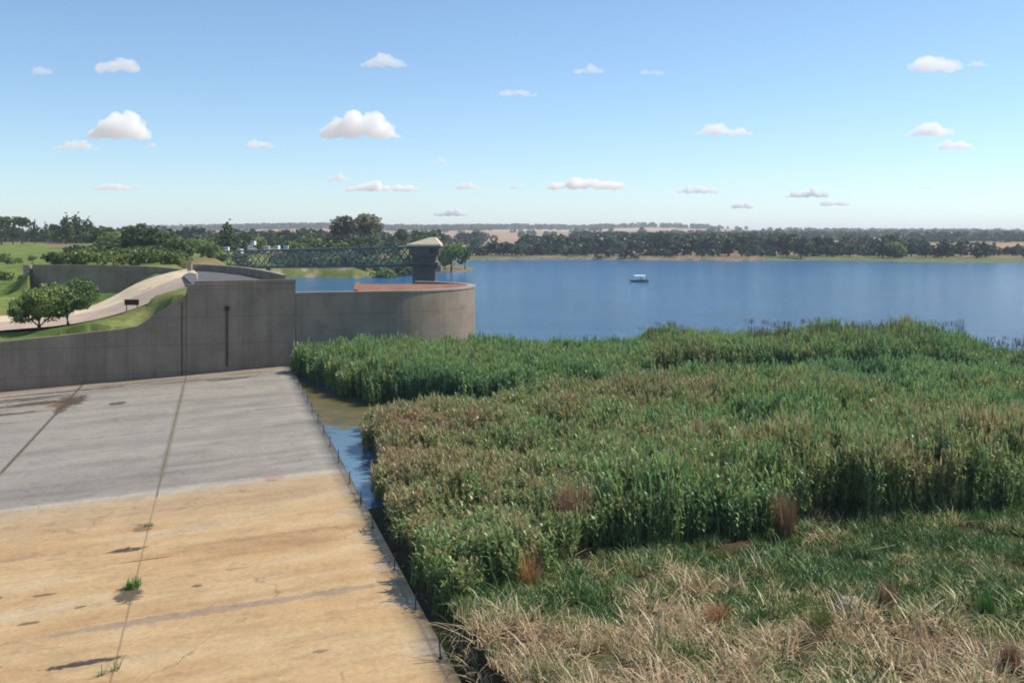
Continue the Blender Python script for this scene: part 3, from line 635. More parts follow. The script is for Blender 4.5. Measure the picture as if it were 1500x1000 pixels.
def rb(n, R_, zc, rz, r0, seed, sq=1.0):
    g = random.Random(seed); out = [(0, 0, zc, R_ * .62, R_ * .62, rz * .8)]
    for i in range(n):
        a = 2 * math.pi * i / n + g.uniform(-.4, .4); d = R_ * g.uniform(.42, .66); out.append((math.cos(a) * d, math.sin(a) * d, zc + g.uniform(-.45, .5) * rz, r0 * g.uniform(.75, 1.2), r0 * g.uniform(.75, 1.2), r0 * sq * g.uniform(.65, 1)))
    return out
def conic(h, R_, z0, n, seed, p=1.0):
    g = random.Random(seed); out = []
    for i in range(n):
        s = (i + .3) / n; rr = R_ * (1 - s) ** p + .04 * h
        for k in range(3): a = g.uniform(0, 6.28); out.append((math.cos(a) * rr * .4, math.sin(a) * rr * .4, z0 + (h - z0) * s, rr * .75, rr * .75, (h - z0) / n * .9))
    return out
proto('small_a', 4.2, rb(8, 2.4, 2.45, 1.3, 1.3, 1), 15000, .17, 'leaf_mid', .13, 6, .62, 1)
proto('small_b', 4.4, rb(8, 2.3, 2.6, 1.3, 1.25, 2), 15000, .17, 'leaf_mid', .13, 6, .6, 2)
proto('round', 9, rb(9, 5.0, 5.3, 3.0, 2.6, 3), 5200, .55, 'leaf_dark', .3, 6, .6, 3)
proto('round_b', 8, rb(7, 4.2, 4.6, 2.8, 2.3, 4), 4600, .5, 'leaf_mid', .28, 6, .6, 4)
proto('bush', 3, rb(6, 2.3, 1.35, 1.1, 1.1, 5), 2600, .3, 'leaf_mid', .1, 5, .5, 5)
proto('bush_b', 3.2, rb(7, 2.4, 1.4, 1.2, 1.1, 6), 2600, .32, 'leaf_dark', .1, 5, .5, 6)
proto('pine', 14, conic(14, 3.2, 2.0, 9, 7, .8), 7500, .6, 'leaf_dark', .25, 0, .9, 7)
proto('pine_b', 13, conic(13, 3.0, 4.0, 7, 8, .7), 4600, .6, 'leaf_dark', .25, 0, .9, 8)
proto('flat_pine', 14, rb(6, 4.2, 10.2, 2.6, 2.2, 9), 4200, .6, 'leaf_dark', .28, 5, .75, 9)
proto('gum', 15, rb(11, 5.0, 9.0, 5.0, 2.6, 10, 1.3), 6500, .55, 'leaf_olive', .35, 7, .7, 10, 'palebark')
proto('far_round', 8, rb(7, 4.8, 3.7, 3.0, 2.6, 12), 1500, .9, 'leaf_far', .3, 4, .6, 12)
proto('far_tall', 12, rb(7, 3.8, 5.6, 4.4, 2.6, 13, 1.5), 1500, .95, 'leaf_far', .3, 4, .6, 13)
proto('far_bush', 4, rb(5, 3.2, 1.9, 1.4, 1.6, 14), 900, .7, 'leaf_far', .15, 3, .5, 14)
proto('column_tree', 12, conic(12, 1.7, 1.2, 9, 15, .6), 3600, .5, 'leaf_dark', .2, 0, .9, 15)
def tree(kind, px, D, z, h, wscale, label, cat='tree', group=None, name='tree', rz=None):
    H, tm, cm = PROTO[kind]; p = W(px, D)
    if z is None: z = flt(height(p[0], p[1])) - .1
    r = empty(name, (p[0], p[1], z), rng.uniform(0, 6.28) if rz is None else rz); s = h / H; r.scale = (s * wscale, s * wscale, s)
    np_obj('trunk', tm, r); np_obj('crown' if cat != 'bush' else 'foliage', cm, r); return tag(r, label, cat, group)

# two small trees behind the training wall
tree('small_a', 57, 90.5, None, 4.75, 1.0, 'left of the two small bushy trees behind the dark training wall', 'tree', 'two small trees behind the training wall', 'small_tree', .5)
tree('small_b', 99, 91.8, None, 4.85, 1.02, 'right of the two small bushy trees behind the dark training wall', 'tree', 'two small trees behind the training wall', 'small_tree', 2.2)
# left pines (px, top row, distance, kind, width)
pn = [(2, 312, 'flat_pine', 1.3, 'broad dark pine at the left edge of the photo'), (19, 318, 'pine_b', 1.0, 'dark pine just right of the broad one at the left edge'), (33, 313, 'flat_pine', 1.0, 'tall round-topped dark pine third from the left edge'),
      (51, 322, 'pine_b', .8, 'slim dark pine left of the low gap in the pine row'), (66, 326, 'pine_b', .9, 'short dark pine in the low part of the pine row'), (80, 325, 'flat_pine', .8, 'short pine just left of the three pointed pines'),
      (96, 313, 'pine', 1.25, 'leftmost of the three pointed dark pines'), (112, 312, 'pine', 1.45, 'middle and tallest of the three pointed dark pines'), (128, 318, 'pine', 1.5, 'rightmost of the three pointed dark pines')]
for px, top, kd, w_, lab in pn:
    D = rng.uniform(385, 425); z = flt(height(W(px, D)[0], D)); tree(kd, px, D, None, Z(top, D) - z + .3, w_, lab, 'pine tree', 'dark pines on the rise at the left', 'pine_tree')
for i, (px, D, top) in enumerate([(-12, 440, 322), (10, 450, 326), (44, 450, 330), (60, 455, 333), (74, 450, 331), (88, 450, 328), (103, 450, 327), (120, 455, 326), (138, 455, 330)]):
    z = flt(height(W(px, D)[0], D)); tree('pine_b', px, D, None, Z(top, D) - z, 1.2, 'smaller dark pine standing behind the front row of pines at the left', 'pine tree', 'smaller pines behind the front pine row', 'pine_tree')
# middle-left trees
ml = [(148, 331, 300, 'round', 1.2, 'low dark round tree right of the pointed pines'), (168, 335, 290, 'round_b', 1.2, 'lighter green tree between pines and big dark round tree'), (208, 326, 215, 'round', 1.05, 'big dark round-headed tree above the retaining wall'),
      (238, 333, 215, 'round', .95, 'dark tree leaning against the big round-headed tree on its right'), (262, 345, 200, 'round_b', 1.1, 'mid green tree above the right end of the retaining wall'), (190, 342, 260, 'round_b', 1.2, 'bright green tree left of the big dark round tree'),
      (290, 348, 290, 'round_b', 1.3, 'mid green tree behind the pale gate pillar'), (312, 341, 300, 'round', 1.1, 'dark tree left of the pointed conifer'), (334, 322, 290, 'pine', 1.3, 'single pointed conifer standing above the bushes left of the bridge'),
      (352, 341, 310, 'round', .9, 'dark tree right of the single pointed conifer'), (378, 345, 330, 'round_b', 1.0, 'mid green tree behind the white caravans'), (403, 347, 330, 'round', .55, 'narrow dark tree among the white caravans'),
      (503, 310, 345, 'gum', 1.2, 'left half of the big pale-topped gum tree pair'), (539, 306, 350, 'gum', 1.25, 'right half of the big pale-topped gum tree pair'), (590, 331, 370, 'gum', .9, 'smaller olive gum tree behind the intake tower cabin'),
      (622, 337, 400, 'round', .9, 'low dark tree behind the intake tower roof'), (306, 352, 240, 'round_b', 1.2, 'broad green tree in front of the pointed conifer')]
for px, top, D, kd, w_, lab in ml:
    z = flt(height(W(px, D)[0], D)); tree(kd, px, D, None, Z(top, D) - z + .2, w_, lab, 'conifer' if kd == 'pine' else 'tree', None, 'conifer' if kd == 'pine' else 'tree')
# bush rows
def bush(px, D, h, kd, lab, grp, w_=1.0): tree(kd, px, D, None, h, w_, lab, 'bush', grp, 'bush')
for i in range(30):
    px = 78 + i * 6.6 + rng.uniform(-3, 3); D = rng.uniform(148, 178); bush(px, D, rng.uniform(1.7, 3.0), rng.choice(['bush', 'bush_b', 'bush']), 'green bush in the row growing along the top of the retaining wall', 'bushes above the retaining wall', 1.0)
for i in range(26):
    px = 90 + i * 7.0 + rng.uniform(-5, 5); D = rng.uniform(190, 240); bush(px, D, rng.uniform(3.2, 5), rng.choice(['bush', 'bush_b']), 'taller green bush behind the row on the retaining wall', 'bushes behind the wall-top row', 1.0)
for i in range(70):
    px = 410 + i * 2.7 + rng.uniform(-4, 4); D = rng.uniform(296, 345); bush(px, D, rng.uniform(3.4, 5.2), rng.choice(['bush', 'bush_b', 'bush_b']), 'dense green bush on the bank behind the lattice bridge', 'bushes on the bank behind the bridge', 1.15)
for i in range(34):
    px = 320 + i * 4.6 + rng.uniform(-4, 4); D = rng.uniform(200, 262); bush(px, D, rng.uniform(2.6, 3.8) if px > 350 else rng.uniform(1.2, 2.0), rng.choice(['bush', 'bush_b']), 'green bush on the near bank left of the open water', 'bushes on the near bank below the caravans', 1.1) if px < 400 else None
for i, (px, D, h) in enumerate([(8, 150, 1.8), (14, 205, 2.0), (26, 215, 1.4), (36, 150, 1.1), (48, 240, 1.5), (2, 230, 2.4)]):
    bush(px, D, h, 'bush', ['small dark bush standing alone in the bright left field', 'dark bush highest in the bright left field', 'tiny bush on the field slope left of the wall end', 'small bush at the foot of the pale wall pier', 'low bush at the top of the left field near the brown patch', 'bush at the left frame edge on the field'][i], None)
for px, D, h, lab in [(566, 285, 4.5, 'bright green bush by the water right of the lattice bridge middle'), (552, 285, 3.0, 'low bush at the water edge below the bridge'), (430, 112, 2.6, 'small dark bush in the water behind the step of the wall')]:
    tree('bush', px, D, 0 if px == 430 else None, h if px != 430 else 5.3, 1.0 if px != 430 else .35, lab, 'bush', None, 'bush')
# tree on the islet right of the tower
for px, D, top, w_, lab in [(661, 330, 352, .8, 'small tree on the spit just right of the intake tower'), (681, 345, 357, .6, 'thin-trunked tree at the tip of the spit right of the tower'), (652, 340, 368, .9, 'low tree touching the intake tower on its right')]:
    tree('round_b', px, D, .3, Z(top, D) - .3, w_, lab)

# white caravans among the bushes
cv = empty('caravan', (0, 0, 0)); MB().box((0, 0, 1.35), (3.6, 2.0, 1.7), 0, .94).build('body', M['white'], cv); MB().box((-.6, -1.0, 1.55), (1.0, .05, .5)).box((.9, -1.0, 1.55), (.6, .05, .5)).build('window', M['glass'], cv)
for x_ in (-1.2, 1.2): MB().tube([(x_, -1.02, .35), (x_, -.8, .35)], .35, 14).build('wheel', M['rubber'], cv)
cl = [(332, 366, 'white caravan at the left end of the row behind the bushes'), (352, 369, 'low white caravan second in the row from the left'), (367, 364, 'white caravan third in the row from the left'), (371, 357, 'white caravan standing higher and behind the row'), (391, 365, 'white caravan third from the right end of the row'), (406, 364, 'white caravan next to the right end of the row'), (419, 364, 'brightest white caravan at the right end of the row')]
for i, (px, py, lab) in enumerate(cl):
    o = cv if i == 0 else copy_tree(cv); D = 272.0 if py > 360 else 284.0; p = W(px, D, Z(py + 3.5, D)); o.location = [float(q) for q in p]; o.rotation_euler.z = rng.uniform(-.5, .5); o.scale = (.36, .6, .66)
    tag(o, lab, 'caravan', 'white caravans behind the bank bushes')

# far-shore trees
def farbelt(n, a, b, dlo, dhi, hlo, hhi, kinds, lab, grp, tops=None):
    for i in range(n):
        px = a + (b - a) * (i + rng.uniform(0, 1)) / n; D = rng.uniform(dlo, dhi); tree(rng.choice(kinds), px, D, None, rng.uniform(hlo, hhi), rng.uniform(.9, 1.35), lab, 'tree', grp, 'far_tree')
farbelt(14, 690, 790, 512, 545, 5, 9, ['far_round', 'far_bush'], 'dark tree at the left end of the far shore, by the spit', 'trees at the left end of the far shore')
farbelt(18, 770, 960, 512, 560, 4, 9, ['far_round', 'far_bush', 'far_tall'], 'scattered tree in front of the tan fields on the far shore', 'scattered trees below the tan fields')
farbelt(52, 950, 1160, 496, 640, 6, 14, ['far_round', 'far_tall'], 'dark tree in the dense wooded middle of the far shore', 'dense trees in the middle of the far shore')
farbelt(36, 1160, 1350, 480, 640, 5, 12.5, ['far_round', 'far_tall', 'far_bush'], 'tree in the belt above the grassy strip of the far shore', 'trees above the grassy far strip')
farbelt(9, 1350, 1440, 475, 540, 6, 12, ['far_round', 'far_tall'], 'dark tree in the clump towards the right of the far shore', 'clump of trees at the right of the far shore')
farbelt(6, 1440, 1530, 470, 530, 5, 9.5, ['far_round'], 'rounded tree at the right frame edge of the far shore', 'trees at the right frame edge')
farbelt(60, 780, 1520, 492, 560, 2.2, 4.5, ['far_bush'], 'low dark bush along the water line of the far shore', 'low bushes along the far water line')
tree('round_b', 1310, 480, None, 8.5, 1.3, 'single bright green round tree on the far shore at the right', 'tree', None, 'far_tree')

# distant woods: one mass nobody could count
def woods():
    g = np.random.default_rng(5); pos = []
    def belt(n, a, b, dl, dh, thr=None, sc_=200):
        px = g.uniform(a, b, n); D = np.exp(g.uniform(np.log(dl), np.log(dh), n)); x = (px - 750) / F * D
        if thr is not None:
            k = vnoise(x * .35, D, sc_, 21) > thr; x, D = x[k], D[k]
        pos.append(np.stack([x, D], -1))
    belt(260, 840, 980, 900, 960); belt(420, 900, 1150, 680, 820); belt(900, 940, 1270, 900, 1300, .45); belt(700, 280, 720, 2400, 3100)
    belt(450, -300, 700, 620, 1100, .45); belt(800, 200, 900, 2700, 3150); belt(700, 680, 1100, 2600, 3150, .45); belt(900, 980, 1520, 1000, 3000, .62); belt(500, 1150, 1540, 2700, 3150, .35)
    belt(300, 560, 900, 560, 620, .6); belt(500, -100, 640, 520, 640, .3); belt(90, 1330, 1520, 1000, 1100, None); belt(500, 600, 1540, 800, 2600, .7, 90)
    p = np.concatenate(pos); n = len(p); z = height(p[:, 0], p[:, 1]); hh = g.uniform(5, 11, n) * np.clip(p[:, 1] / 1500, .9, 1.25); k = 70
    rr = hh * g.uniform(.45, .75, n); q = g.normal(size=(n, k, 3)); q /= np.linalg.norm(q, axis=2)[..., None]; q *= g.uniform(.5, 1, (n, k, 1)) ** .4
    c = np.stack([p[:, 0], p[:, 1], z + hh * .5], -1)[:, None] + q * np.stack([rr, rr, hh * .52], -1)[:, None]
    s = (hh * .17)[:, None, None] * g.uniform(.6, 1.5, (n, k, 1)); a = g.normal(size=(n, k, 3)); a /= np.linalg.norm(a, axis=2)[..., None]; b = np.cross(a, g.normal(size=(n, k, 3))); b /= np.linalg.norm(b, axis=2)[..., None]
    v = np.stack([c - a * s, c + b * s, c + a * s, c - b * s], 2).reshape(-1, 3); N_ = n * k
    tint = np.repeat(g.uniform(0, .8, n), k * 4); lv = np.repeat(g.uniform(0, 1, N_), 4)
    tag(np_obj('distant_woods', np_mesh('distant_woods', v, np.arange(N_ * 4).reshape(-1, 4), M['leaf_far'], {'tint': tint, 'lv': lv})), 'dark belts of woodland across the distant low hills', 'woods', None, 'stuff')
woods()

# ---------------------------------------------------------------- scattered plants (geometry nodes, only for uncountable stuff)
def scatter(name, pos, rot, scl, tint, protos, label, cat, seed=0):
    me = bpy.data.meshes.new(name); me.vertices.add(len(pos)); me.vertices.foreach_set('co', np.asarray(pos, np.float32).ravel())
    for k, typ, d in (('rot', 'FLOAT_VECTOR', rot), ('scl', 'FLOAT_VECTOR', scl)):
        a = me.attributes.new(k, typ, 'POINT'); a.data.foreach_set('vector', np.asarray(d, np.float32).ravel())
    a = me.attributes.new('tint', 'FLOAT', 'POINT'); a.data.foreach_set('value', np.asarray(tint, np.float32))
    o = bpy.data.objects.new(name, me); C.objects.link(o)
    col = bpy.data.collections.new(name + '_kinds')
    for p in protos: col.objects.link(p)
    ng = bpy.data.node_groups.new(name, 'GeometryNodeTree'); ng.interface.new_socket('Geometry', in_out='INPUT', socket_type='NodeSocketGeometry'); ng.interface.new_socket('Geometry', in_out='OUTPUT', socket_type='NodeSocketGeometry')
    gi = ng.nodes.new('NodeGroupInput'); go = ng.nodes.new('NodeGroupOutput'); ci = ng.nodes.new('GeometryNodeCollectionInfo'); ci.inputs[0].default_value = col; ci.inputs['Separate Children'].default_value = True; ci.inputs['Reset Children'].default_value = True
    ip = ng.nodes.new('GeometryNodeInstanceOnPoints'); ip.inputs['Pick Instance'].default_value = True
    rv = ng.nodes.new('FunctionNodeRandomValue'); rv.data_type = 'INT'; rv.inputs[4].default_value = 0; rv.inputs[5].default_value = len(protos) - 1; rv.inputs['Seed'].default_value = seed
    ar = ng.nodes.new('GeometryNodeInputNamedAttribute'); ar.data_type = 'FLOAT_VECTOR'; ar.inputs[0].default_value = 'rot'
    as_ = ng.nodes.new('GeometryNodeInputNamedAttribute'); as_.data_type = 'FLOAT_VECTOR'; as_.inputs[0].default_value = 'scl'
    e2 = ng.nodes.new('FunctionNodeEulerToRotation'); L = ng.links.new
    L(gi.outputs[0], ip.inputs['Points']); L(ci.outputs[0], ip.inputs['Instance']); L(rv.outputs[2], ip.inputs['Instance Index']); L(ar.outputs[0], e2.inputs[0]); L(e2.outputs[0], ip.inputs['Rotation']); L(as_.outputs[0], ip.inputs['Scale']); L(ip.outputs[0], go.inputs[0])
    md = o.modifiers.new('scatter', 'NODES'); md.node_group = ng
    return tag(o, label, cat, None, 'stuff')

def blades(specs, mat, name, seed=0):
    """specs: list of (x, y, z0, azimuth, length, width, lean0, bend, lv). Each blade is a 3-segment bent tapering strip"""
    S_ = np.array(specs, float); n = len(S_); x, y, z0, az, L, w, l0, bd, lv = S_.T; k = 4
    pos = np.stack([x, y, z0], -1); pts = [pos]; ang = l0.copy(); dirh = np.stack([np.cos(az), np.sin(az)], -1); p = pos.copy()
    for j in range(1, k):
        st = (L / (k - 1))[:, None]; p = p + np.concatenate([dirh * np.sin(ang)[:, None], np.cos(ang)[:, None]], -1) * st; pts.append(p.copy()); ang = ang + bd / (k - 1)
    side = np.stack([-np.sin(az), np.cos(az), np.zeros(n)], -1); V = []
    for j, q in enumerate(pts):
        ww = (w * (1 - (j / (k - 1)) ** 1.5 * .88) * .5)[:, None]; V += [q - side * ww, q + side * ww]
    V = np.stack(V, 1); f = []
    base = np.arange(n)[:, None] * (2 * k)
    for j in range(k - 1): f.append(base + np.array([2 * j, 2 * j + 1, 2 * j + 3, 2 * j + 2]))
    f = np.stack(f, 1).reshape(-1, 4)
    return np_mesh(name, V.reshape(-1, 3), f, mat, {'lv': np.repeat(lv, 2 * k)})
def nolink(name, me): return bpy.data.objects.new(name, me)

M['reed'] = foliage('reed_leaves', [(0, (.12, .22, .11)), (.3, (.18, .30, .12)), (.5, (.24, .34, .11)), (.68, (.31, .29, .135)), (1, (.40, .28, .17))], .46, True, .42)
M['grass'] = foliage('bank_grass', [(0, (.06, .14, .035)), (.3, (.12, .21, .055)), (.5, (.31, .32, .12)), (.7, (.60, .49, .30)), (1, (.46, .33, .20))], .6, True, .3)
def reed_proto(seed, nst=24, plume=.15, rad=.42, dead=.1):
    g = random.Random(seed); sp = []
    for i in range(nst):
        r = rad * math.sqrt(g.random()); a = g.uniform(0, 6.28); x, y = r * math.cos(a), r * math.sin(a); h = g.uniform(.72, 1.0); az = g.uniform(0, 6.28); ln = g.uniform(0, .10); b0 = g.random()
        sp.append((x, y, 0, az, h * .86, .014, ln, g.uniform(0, .12), b0))
        for k in range(g.randint(7, 10)):
            q = g.uniform(.25, .98) * h; az2 = g.uniform(0, 6.28); px = x + math.cos(az) * math.sin(ln) * q; py = y + math.sin(az) * math.sin(ln) * q
            sp.append((px, py, q * .97, az2, g.uniform(.16, .34), g.uniform(.05, .10), g.uniform(.4, 1.3), g.uniform(.6, 1.7), min(1, max(0, b0 * .3 + g.random() * .7 + (g.random() < dead) * .4))))
        if g.random() < plume:
            for k in range(7): sp.append((x, y, h * .93, g.uniform(0, 6.28), g.uniform(.12, .22), .05, g.uniform(.05, .35), .4, 1.0))
    return nolink('reed_clump', blades(sp, M['reed'], 'reed_clump'))
reeds = [reed_proto(i, 26, [.1, .1, .4, .1, .2][i]) for i in range(5)]
# reed bed outline on the ground
RF = [(-1.5, 31.0), (-3.1, 34.0), (-4.35, 38.0), (-6.0, 44.5), (-7.4, 54.0), (-8.9, 61), (-7.5, 64.5), (-2, 66), (3, 69), (18, 73), (36, 74), (60, 78), (60, 52), (34, 48), (25, 45.0), (20, 41.5), (15.5, 41.0), (12.0, 40.8), (9, 38.5), (6.2, 37.2), (3.8, 37.0), (2.3, 36.0), (.6, 33.2)]
RB = [xy(P(443, 552)), xy(P(500, 578)), xy(P(555, 592)), (-2.0, 69.5), (4, 72), (8, 76), (12, 83), (20, 84), (30, 84), (40, 82), (55, 82), (55, 93), (46, 88), (43, 90), (40, 99), (30, 100), (18, 99), (12, 97), (6, 93), (-4, 93), (-5.5, 91), (-10, 90.5), (-18.0, 87.8), (-18.9, 86.5)]
def jitter_grid(x0, x1, y0, y1, st):
    gx, gy = np.meshgrid(np.arange(x0, x1, st), np.arange(y0, y1, st)); gx = gx + rng.uniform(-.5, .5, gx.shape) * st; gy = gy + rng.uniform(-.5, .5, gy.shape) * st
    return gx.ravel(), gy.ravel()
def reeds_build():
    x, y = jitter_grid(-22, 60, 30, 101, .5); px = 750 + F * x / y
    wob = (fbm(x, y, 2.2, 31) - .5) * 1.5
    sf = sdist(x, y, RF) + wob; sb = sdist(x, y, RB) + wob; k = ((sf < 0) | (sb < 0)) & (px < 1640); x, y, sf, sb, px = x[k], y[k], sf[k], sb[k], px[k]
    inb = sb < 0
    n_ = fbm(x, y, 7, 32); n2 = fbm(x, y, 2.5, 33)
    hf = 1.85 + np.clip((x + 2) / 14, 0, 1) * 1.05 + (n_ - .5) * .9 + (n2 - .5) * 1.5
    hb = np.interp(px, [430, 480, 560, 700, 930, 980, 1060, 1200, 1330, 1400, 1440, 1460, 1640], [2.9, 3.0, 2.9, 2.7, 2.55, 3.2, 2.7, 3.1, 3.5, 3.3, 2.6, 2.2, 2.3]) + (n2 - .5) * 1.0
    h = np.where(inb, hb, hf); edge = -np.where(inb, sb, sf); h *= .82 + .18 * np.clip(edge / .9, 0, 1)
    tf = .36 - np.clip((x - 6) / 8, 0, 1) * .07 + np.clip((5 - x) / 10, 0, 1) * .17 * np.clip((66 - y) / 8, 0, 1) + np.clip((6 - x) / 8, 0, 1) * .10 + (n_ - .5) * .75 - np.clip((y - 60) / 10, 0, 1) * .16
    tf += np.where((x > 2) & (x < 12) & (y > 52) & (y < 72), .10, 0)
    tb = .20 + (n_ - .5) * .5 + np.where((px > 940) & (px < 1440) & (y > 80), .12, 0)
    tint = np.clip(np.where(inb, tb, tf) + rng.normal(0, .09, len(x)), 0, 1)
    pk = fbm(x, y, 1.6, 71, 3); gap = (pk > .30) | (y > 75); h = h * (.72 + .56 * np.clip(pk, .2, .75))
    x, y, h, tint, pk = x[gap], y[gap], h[gap], tint[gap], pk[gap]
    n = len(x); z = np.minimum(height(x, y), .3); z = np.maximum(z, -.25)
    rot = np.stack([rng.normal(0, .07, n), rng.normal(0, .07, n), rng.uniform(0, 6.28, n)], -1); w_ = rng.uniform(.85, 1.25, n)
    scl = np.stack([w_, w_, h * rng.uniform(.86, 1.12, n)], -1)
    scatter('reed_bed', np.stack([x, y, z], -1), rot, scl, tint, reeds, 'dense green and brown reed bed filling the shallow lake edge', 'reeds')
    # sparse tall flower stalks above the far hump
    return n
reeds_build()
M['plume'] = foliage('plume_brown', [(0, (.10, .085, .05)), (1, (.15, .11, .08))], .3, True, .3)
def stalks():
    sp = []; g = random.Random(4)
    for i in range(5): 
        x, y = g.uniform(-.4, .4), g.uniform(-.4, .4); sp.append((x, y, 0, g.uniform(0, 6.28), 1, .02, .03, .08, .5))
        for k in range(5): sp.append((x, y, .88, g.uniform(0, 6.28), .12, .035, g.uniform(.05, .3), .4, 1))
    p = nolink('stalks', blades(sp, M['plume'], 'stalks')); n = 260
    px = np.concatenate([rng.uniform(1090, 1420, 200), rng.uniform(940, 1010, 30), rng.uniform(1450, 1510, 30)]); D = rng.uniform(86, 97, n); D[230:] = rng.uniform(80, 88, 30); x = (px - 750) / F * D
    h = rng.uniform(3.0, 4.3, n); h[230:] = rng.uniform(2.6, 3.4, 30); h[200:230] *= .95
    scatter('reed_plumes', np.stack([x, D, np.zeros(n) - .1], -1), np.stack([rng.normal(0, .05, n), rng.normal(0, .05, n), rng.uniform(0, 6, n)], -1), np.stack([np.ones(n), np.ones(n), h], -1), rng.uniform(.55, .8, n), [p], 'thin brown flower stalks standing above the far reeds', 'reed plumes')
stalks()

# bank grass in the foreground
def tuft(seed, n, L, w, lean, bend, rad):
    g = random.Random(seed); sp = []
    for i in range(n):
        r = rad * math.sqrt(g.random()); a = g.uniform(0, 6.28); sp.append((r * math.cos(a), r * math.sin(a), -.02, g.uniform(0, 6.28), L * g.uniform(.5, 1.1), w * g.uniform(.7, 1.3), lean * g.random(), bend * g.uniform(.3, 1.2), g.random()))
    return sp
gt = [nolink('grass_tuft', blades(tuft(i, 34, [.55, .4, .7, .45][i], [.034, .03, .036, .028][i], [.8, .6, 1.1, .5][i], [1.4, 1.0, 1.2, .8][i], .3), M['grass'], 'grass_tuft')) for i in range(4)]
dt = [nolink('straw_tuft', blades(tuft(20 + i, 18, [1.1, 1.35, .8][i], [.045, .04, .05][i], 1.5, 1.4, .4), M['grass'], 'straw_tuft')) for i in range(3)]
def bank():
    x, y = jitter_grid(-2.5, 40, 20, 52, .28); sf = sdist(x, y, RF); u = (x - O[0]) * B[0] + (y - O[1]) * B[1]
    k = (sf > -.6) & (u < -.35) & (x < y * .56 + 2) & (y < 34 + np.maximum(x, 0) * .5 + 3); x, y = x[k], y[k]; sf = sf[k]; n = len(x); z = height(x, y); z = np.where(z < -.15, -.1, z)
    d = fbm(x, y, 3.2, 41) ; d2 = fbm(x, y, 1.0, 44)
    d3 = fbm(x, y, .7, 47, 2); dry = .39 + (d - .5) * .9 + (d2 - .5) * 1.1 + (d3 - .5) * .5 + rng.normal(0, .07, n) + np.clip((29 - y) / 6, -.2, .3) + np.where(x < 6, .05, 0) - np.clip(1.5 - sf, 0, 1.5) * .06 * (x > 6)
    tint = np.clip(dry, .05, 1); keep = fbm(x, y, .9, 61) > .36; isd = (tint > .55) & (rng.random(n) < .4)
    rot = np.stack([rng.normal(0, .15, n), rng.normal(0, .15, n), rng.uniform(0, 6.28, n)], -1); s = rng.uniform(.5, 1.3, n) * (.35 + 1.15 * fbm(x, y, 1.3, 52))
    P_ = np.stack([x, y, z], -1); S_ = np.stack([s, s, s * rng.uniform(.7, 1.2, n)], -1)
    k = ~isd & keep; scatter('bank_grass', P_[k], rot[k], S_[k], tint[k] * .9, gt, 'mixed green and straw-coloured grass covering the near bank', 'grass')
    k = isd & keep; scatter('dry_straw', P_[k], rot[k], S_[k] * np.array([1, 1, .8]), np.clip(tint[k] + .15, 0, 1), dt, 'bent pale dry straw lying over the near bank', 'straw')
bank()

# individual clumps one can point at
M['clump_brown'] = foliage('clump_brown', [(0, (.13, .07, .045)), (1, (.34, .21, .13))]); M['clump_green'] = foliage('clump_green', [(0, (.05, .085, .02)), (1, (.17, .20, .06))])
M['clump_orange'] = foliage('clump_orange', [(0, (.24, .13, .05)), (1, (.45, .27, .12))]); M['clump_weed'] = foliage('clump_weed', [(0, (.03, .08, .015)), (1, (.12, .24, .05))])
def clump(px, py, z, n, L, w, lean, bend, rad, mat, name, label, cat, seed):
    p = P(px, py, z); me = blades(tuft(seed, n, L, w, lean, bend, rad), M[mat], name)
    at = me.attributes.new('tint', 'FLOAT', 'POINT'); at.data.foreach_set('value', np.repeat(np.random.default_rng(seed).uniform(0, 1, n), 8).astype(np.float32))
    o = np_obj(name, me); o.location = (float(p[0]), float(p[1]), max(flt(height(p[0], p[1])), z if z < 0.31 else -9)); return tag(o, label, cat)
clump(1300, 905, .6, 260, 1.1, .02, .35, .5, .28, 'clump_brown', 'grass_tussock', 'upright brown tussock right of the pale stone on the bank', 'tussock', 61)
clump(1203, 938, .7, 420, 1.0, .016, .45, .5, .3, 'clump_green', 'rush_clump', 'dark-based yellow-green rush clump left of the pale stone', 'rush clump', 62)
clump(1050, 925, .6, 280, .8, .02, .6, .8, .3, 'clump_orange', 'grass_tussock', 'orange-brown tussock in the middle of the near bank', 'tussock', 63)
clump(1445, 915, .6, 240, .85, .018, .3, .4, .2, 'clump_weed', 'grass_tussock', 'bright green upright tussock near the right edge', 'tussock', 64)
clump(1110, 925, .6, 260, .6, .02, .6, .6, .35, 'clump_weed', 'grass_tussock', 'bright green tuft between the orange tussock and the rush clump', 'tussock', 65)
clump(772, 870, .2, 240, 1.3, .022, .45, .6, .35, 'clump_orange', 'grass_tussock', 'rust-coloured tussock at the near corner of the reed bed', 'tussock', 66)
clump(1480, 985, .9, 240, .8, .02, .3, .4, .22, 'clump_brown', 'grass_tussock', 'reddish brown tussock in the bottom right corner', 'tussock', 67)
for px, py, L, rad, lab, sd_ in [(838, 812, 2.9, .5, 'tall fox-brown dead reed clump leaning at the reed bed front', 71), (1150, 795, 2.1, .35, 'dead brown reeds standing at the middle of the reed front', 72), (728, 865, 1.8, .4, 'dead brown reeds near the left corner of the reed front', 73)]:
    clump(px, py, .1, 420, L, .022, .3, .35, rad, 'clump_brown', 'dead_reed_clump', lab, 'dead reeds', sd_)
def weed(u, v, n, L, rad, lab, sd_):
    me = blades(tuft(sd_, n, L, .03, .9, .9, rad), M['clump_weed'], 'weed'); at = me.attributes.new('tint', 'FLOAT', 'POINT'); at.data.foreach_set('value', np.repeat(np.random.default_rng(sd_).uniform(0, 1, n), 8).astype(np.float32))
    o = np_obj('weed', me); o.location = AP(u, v); tag(o, lab, 'weed')
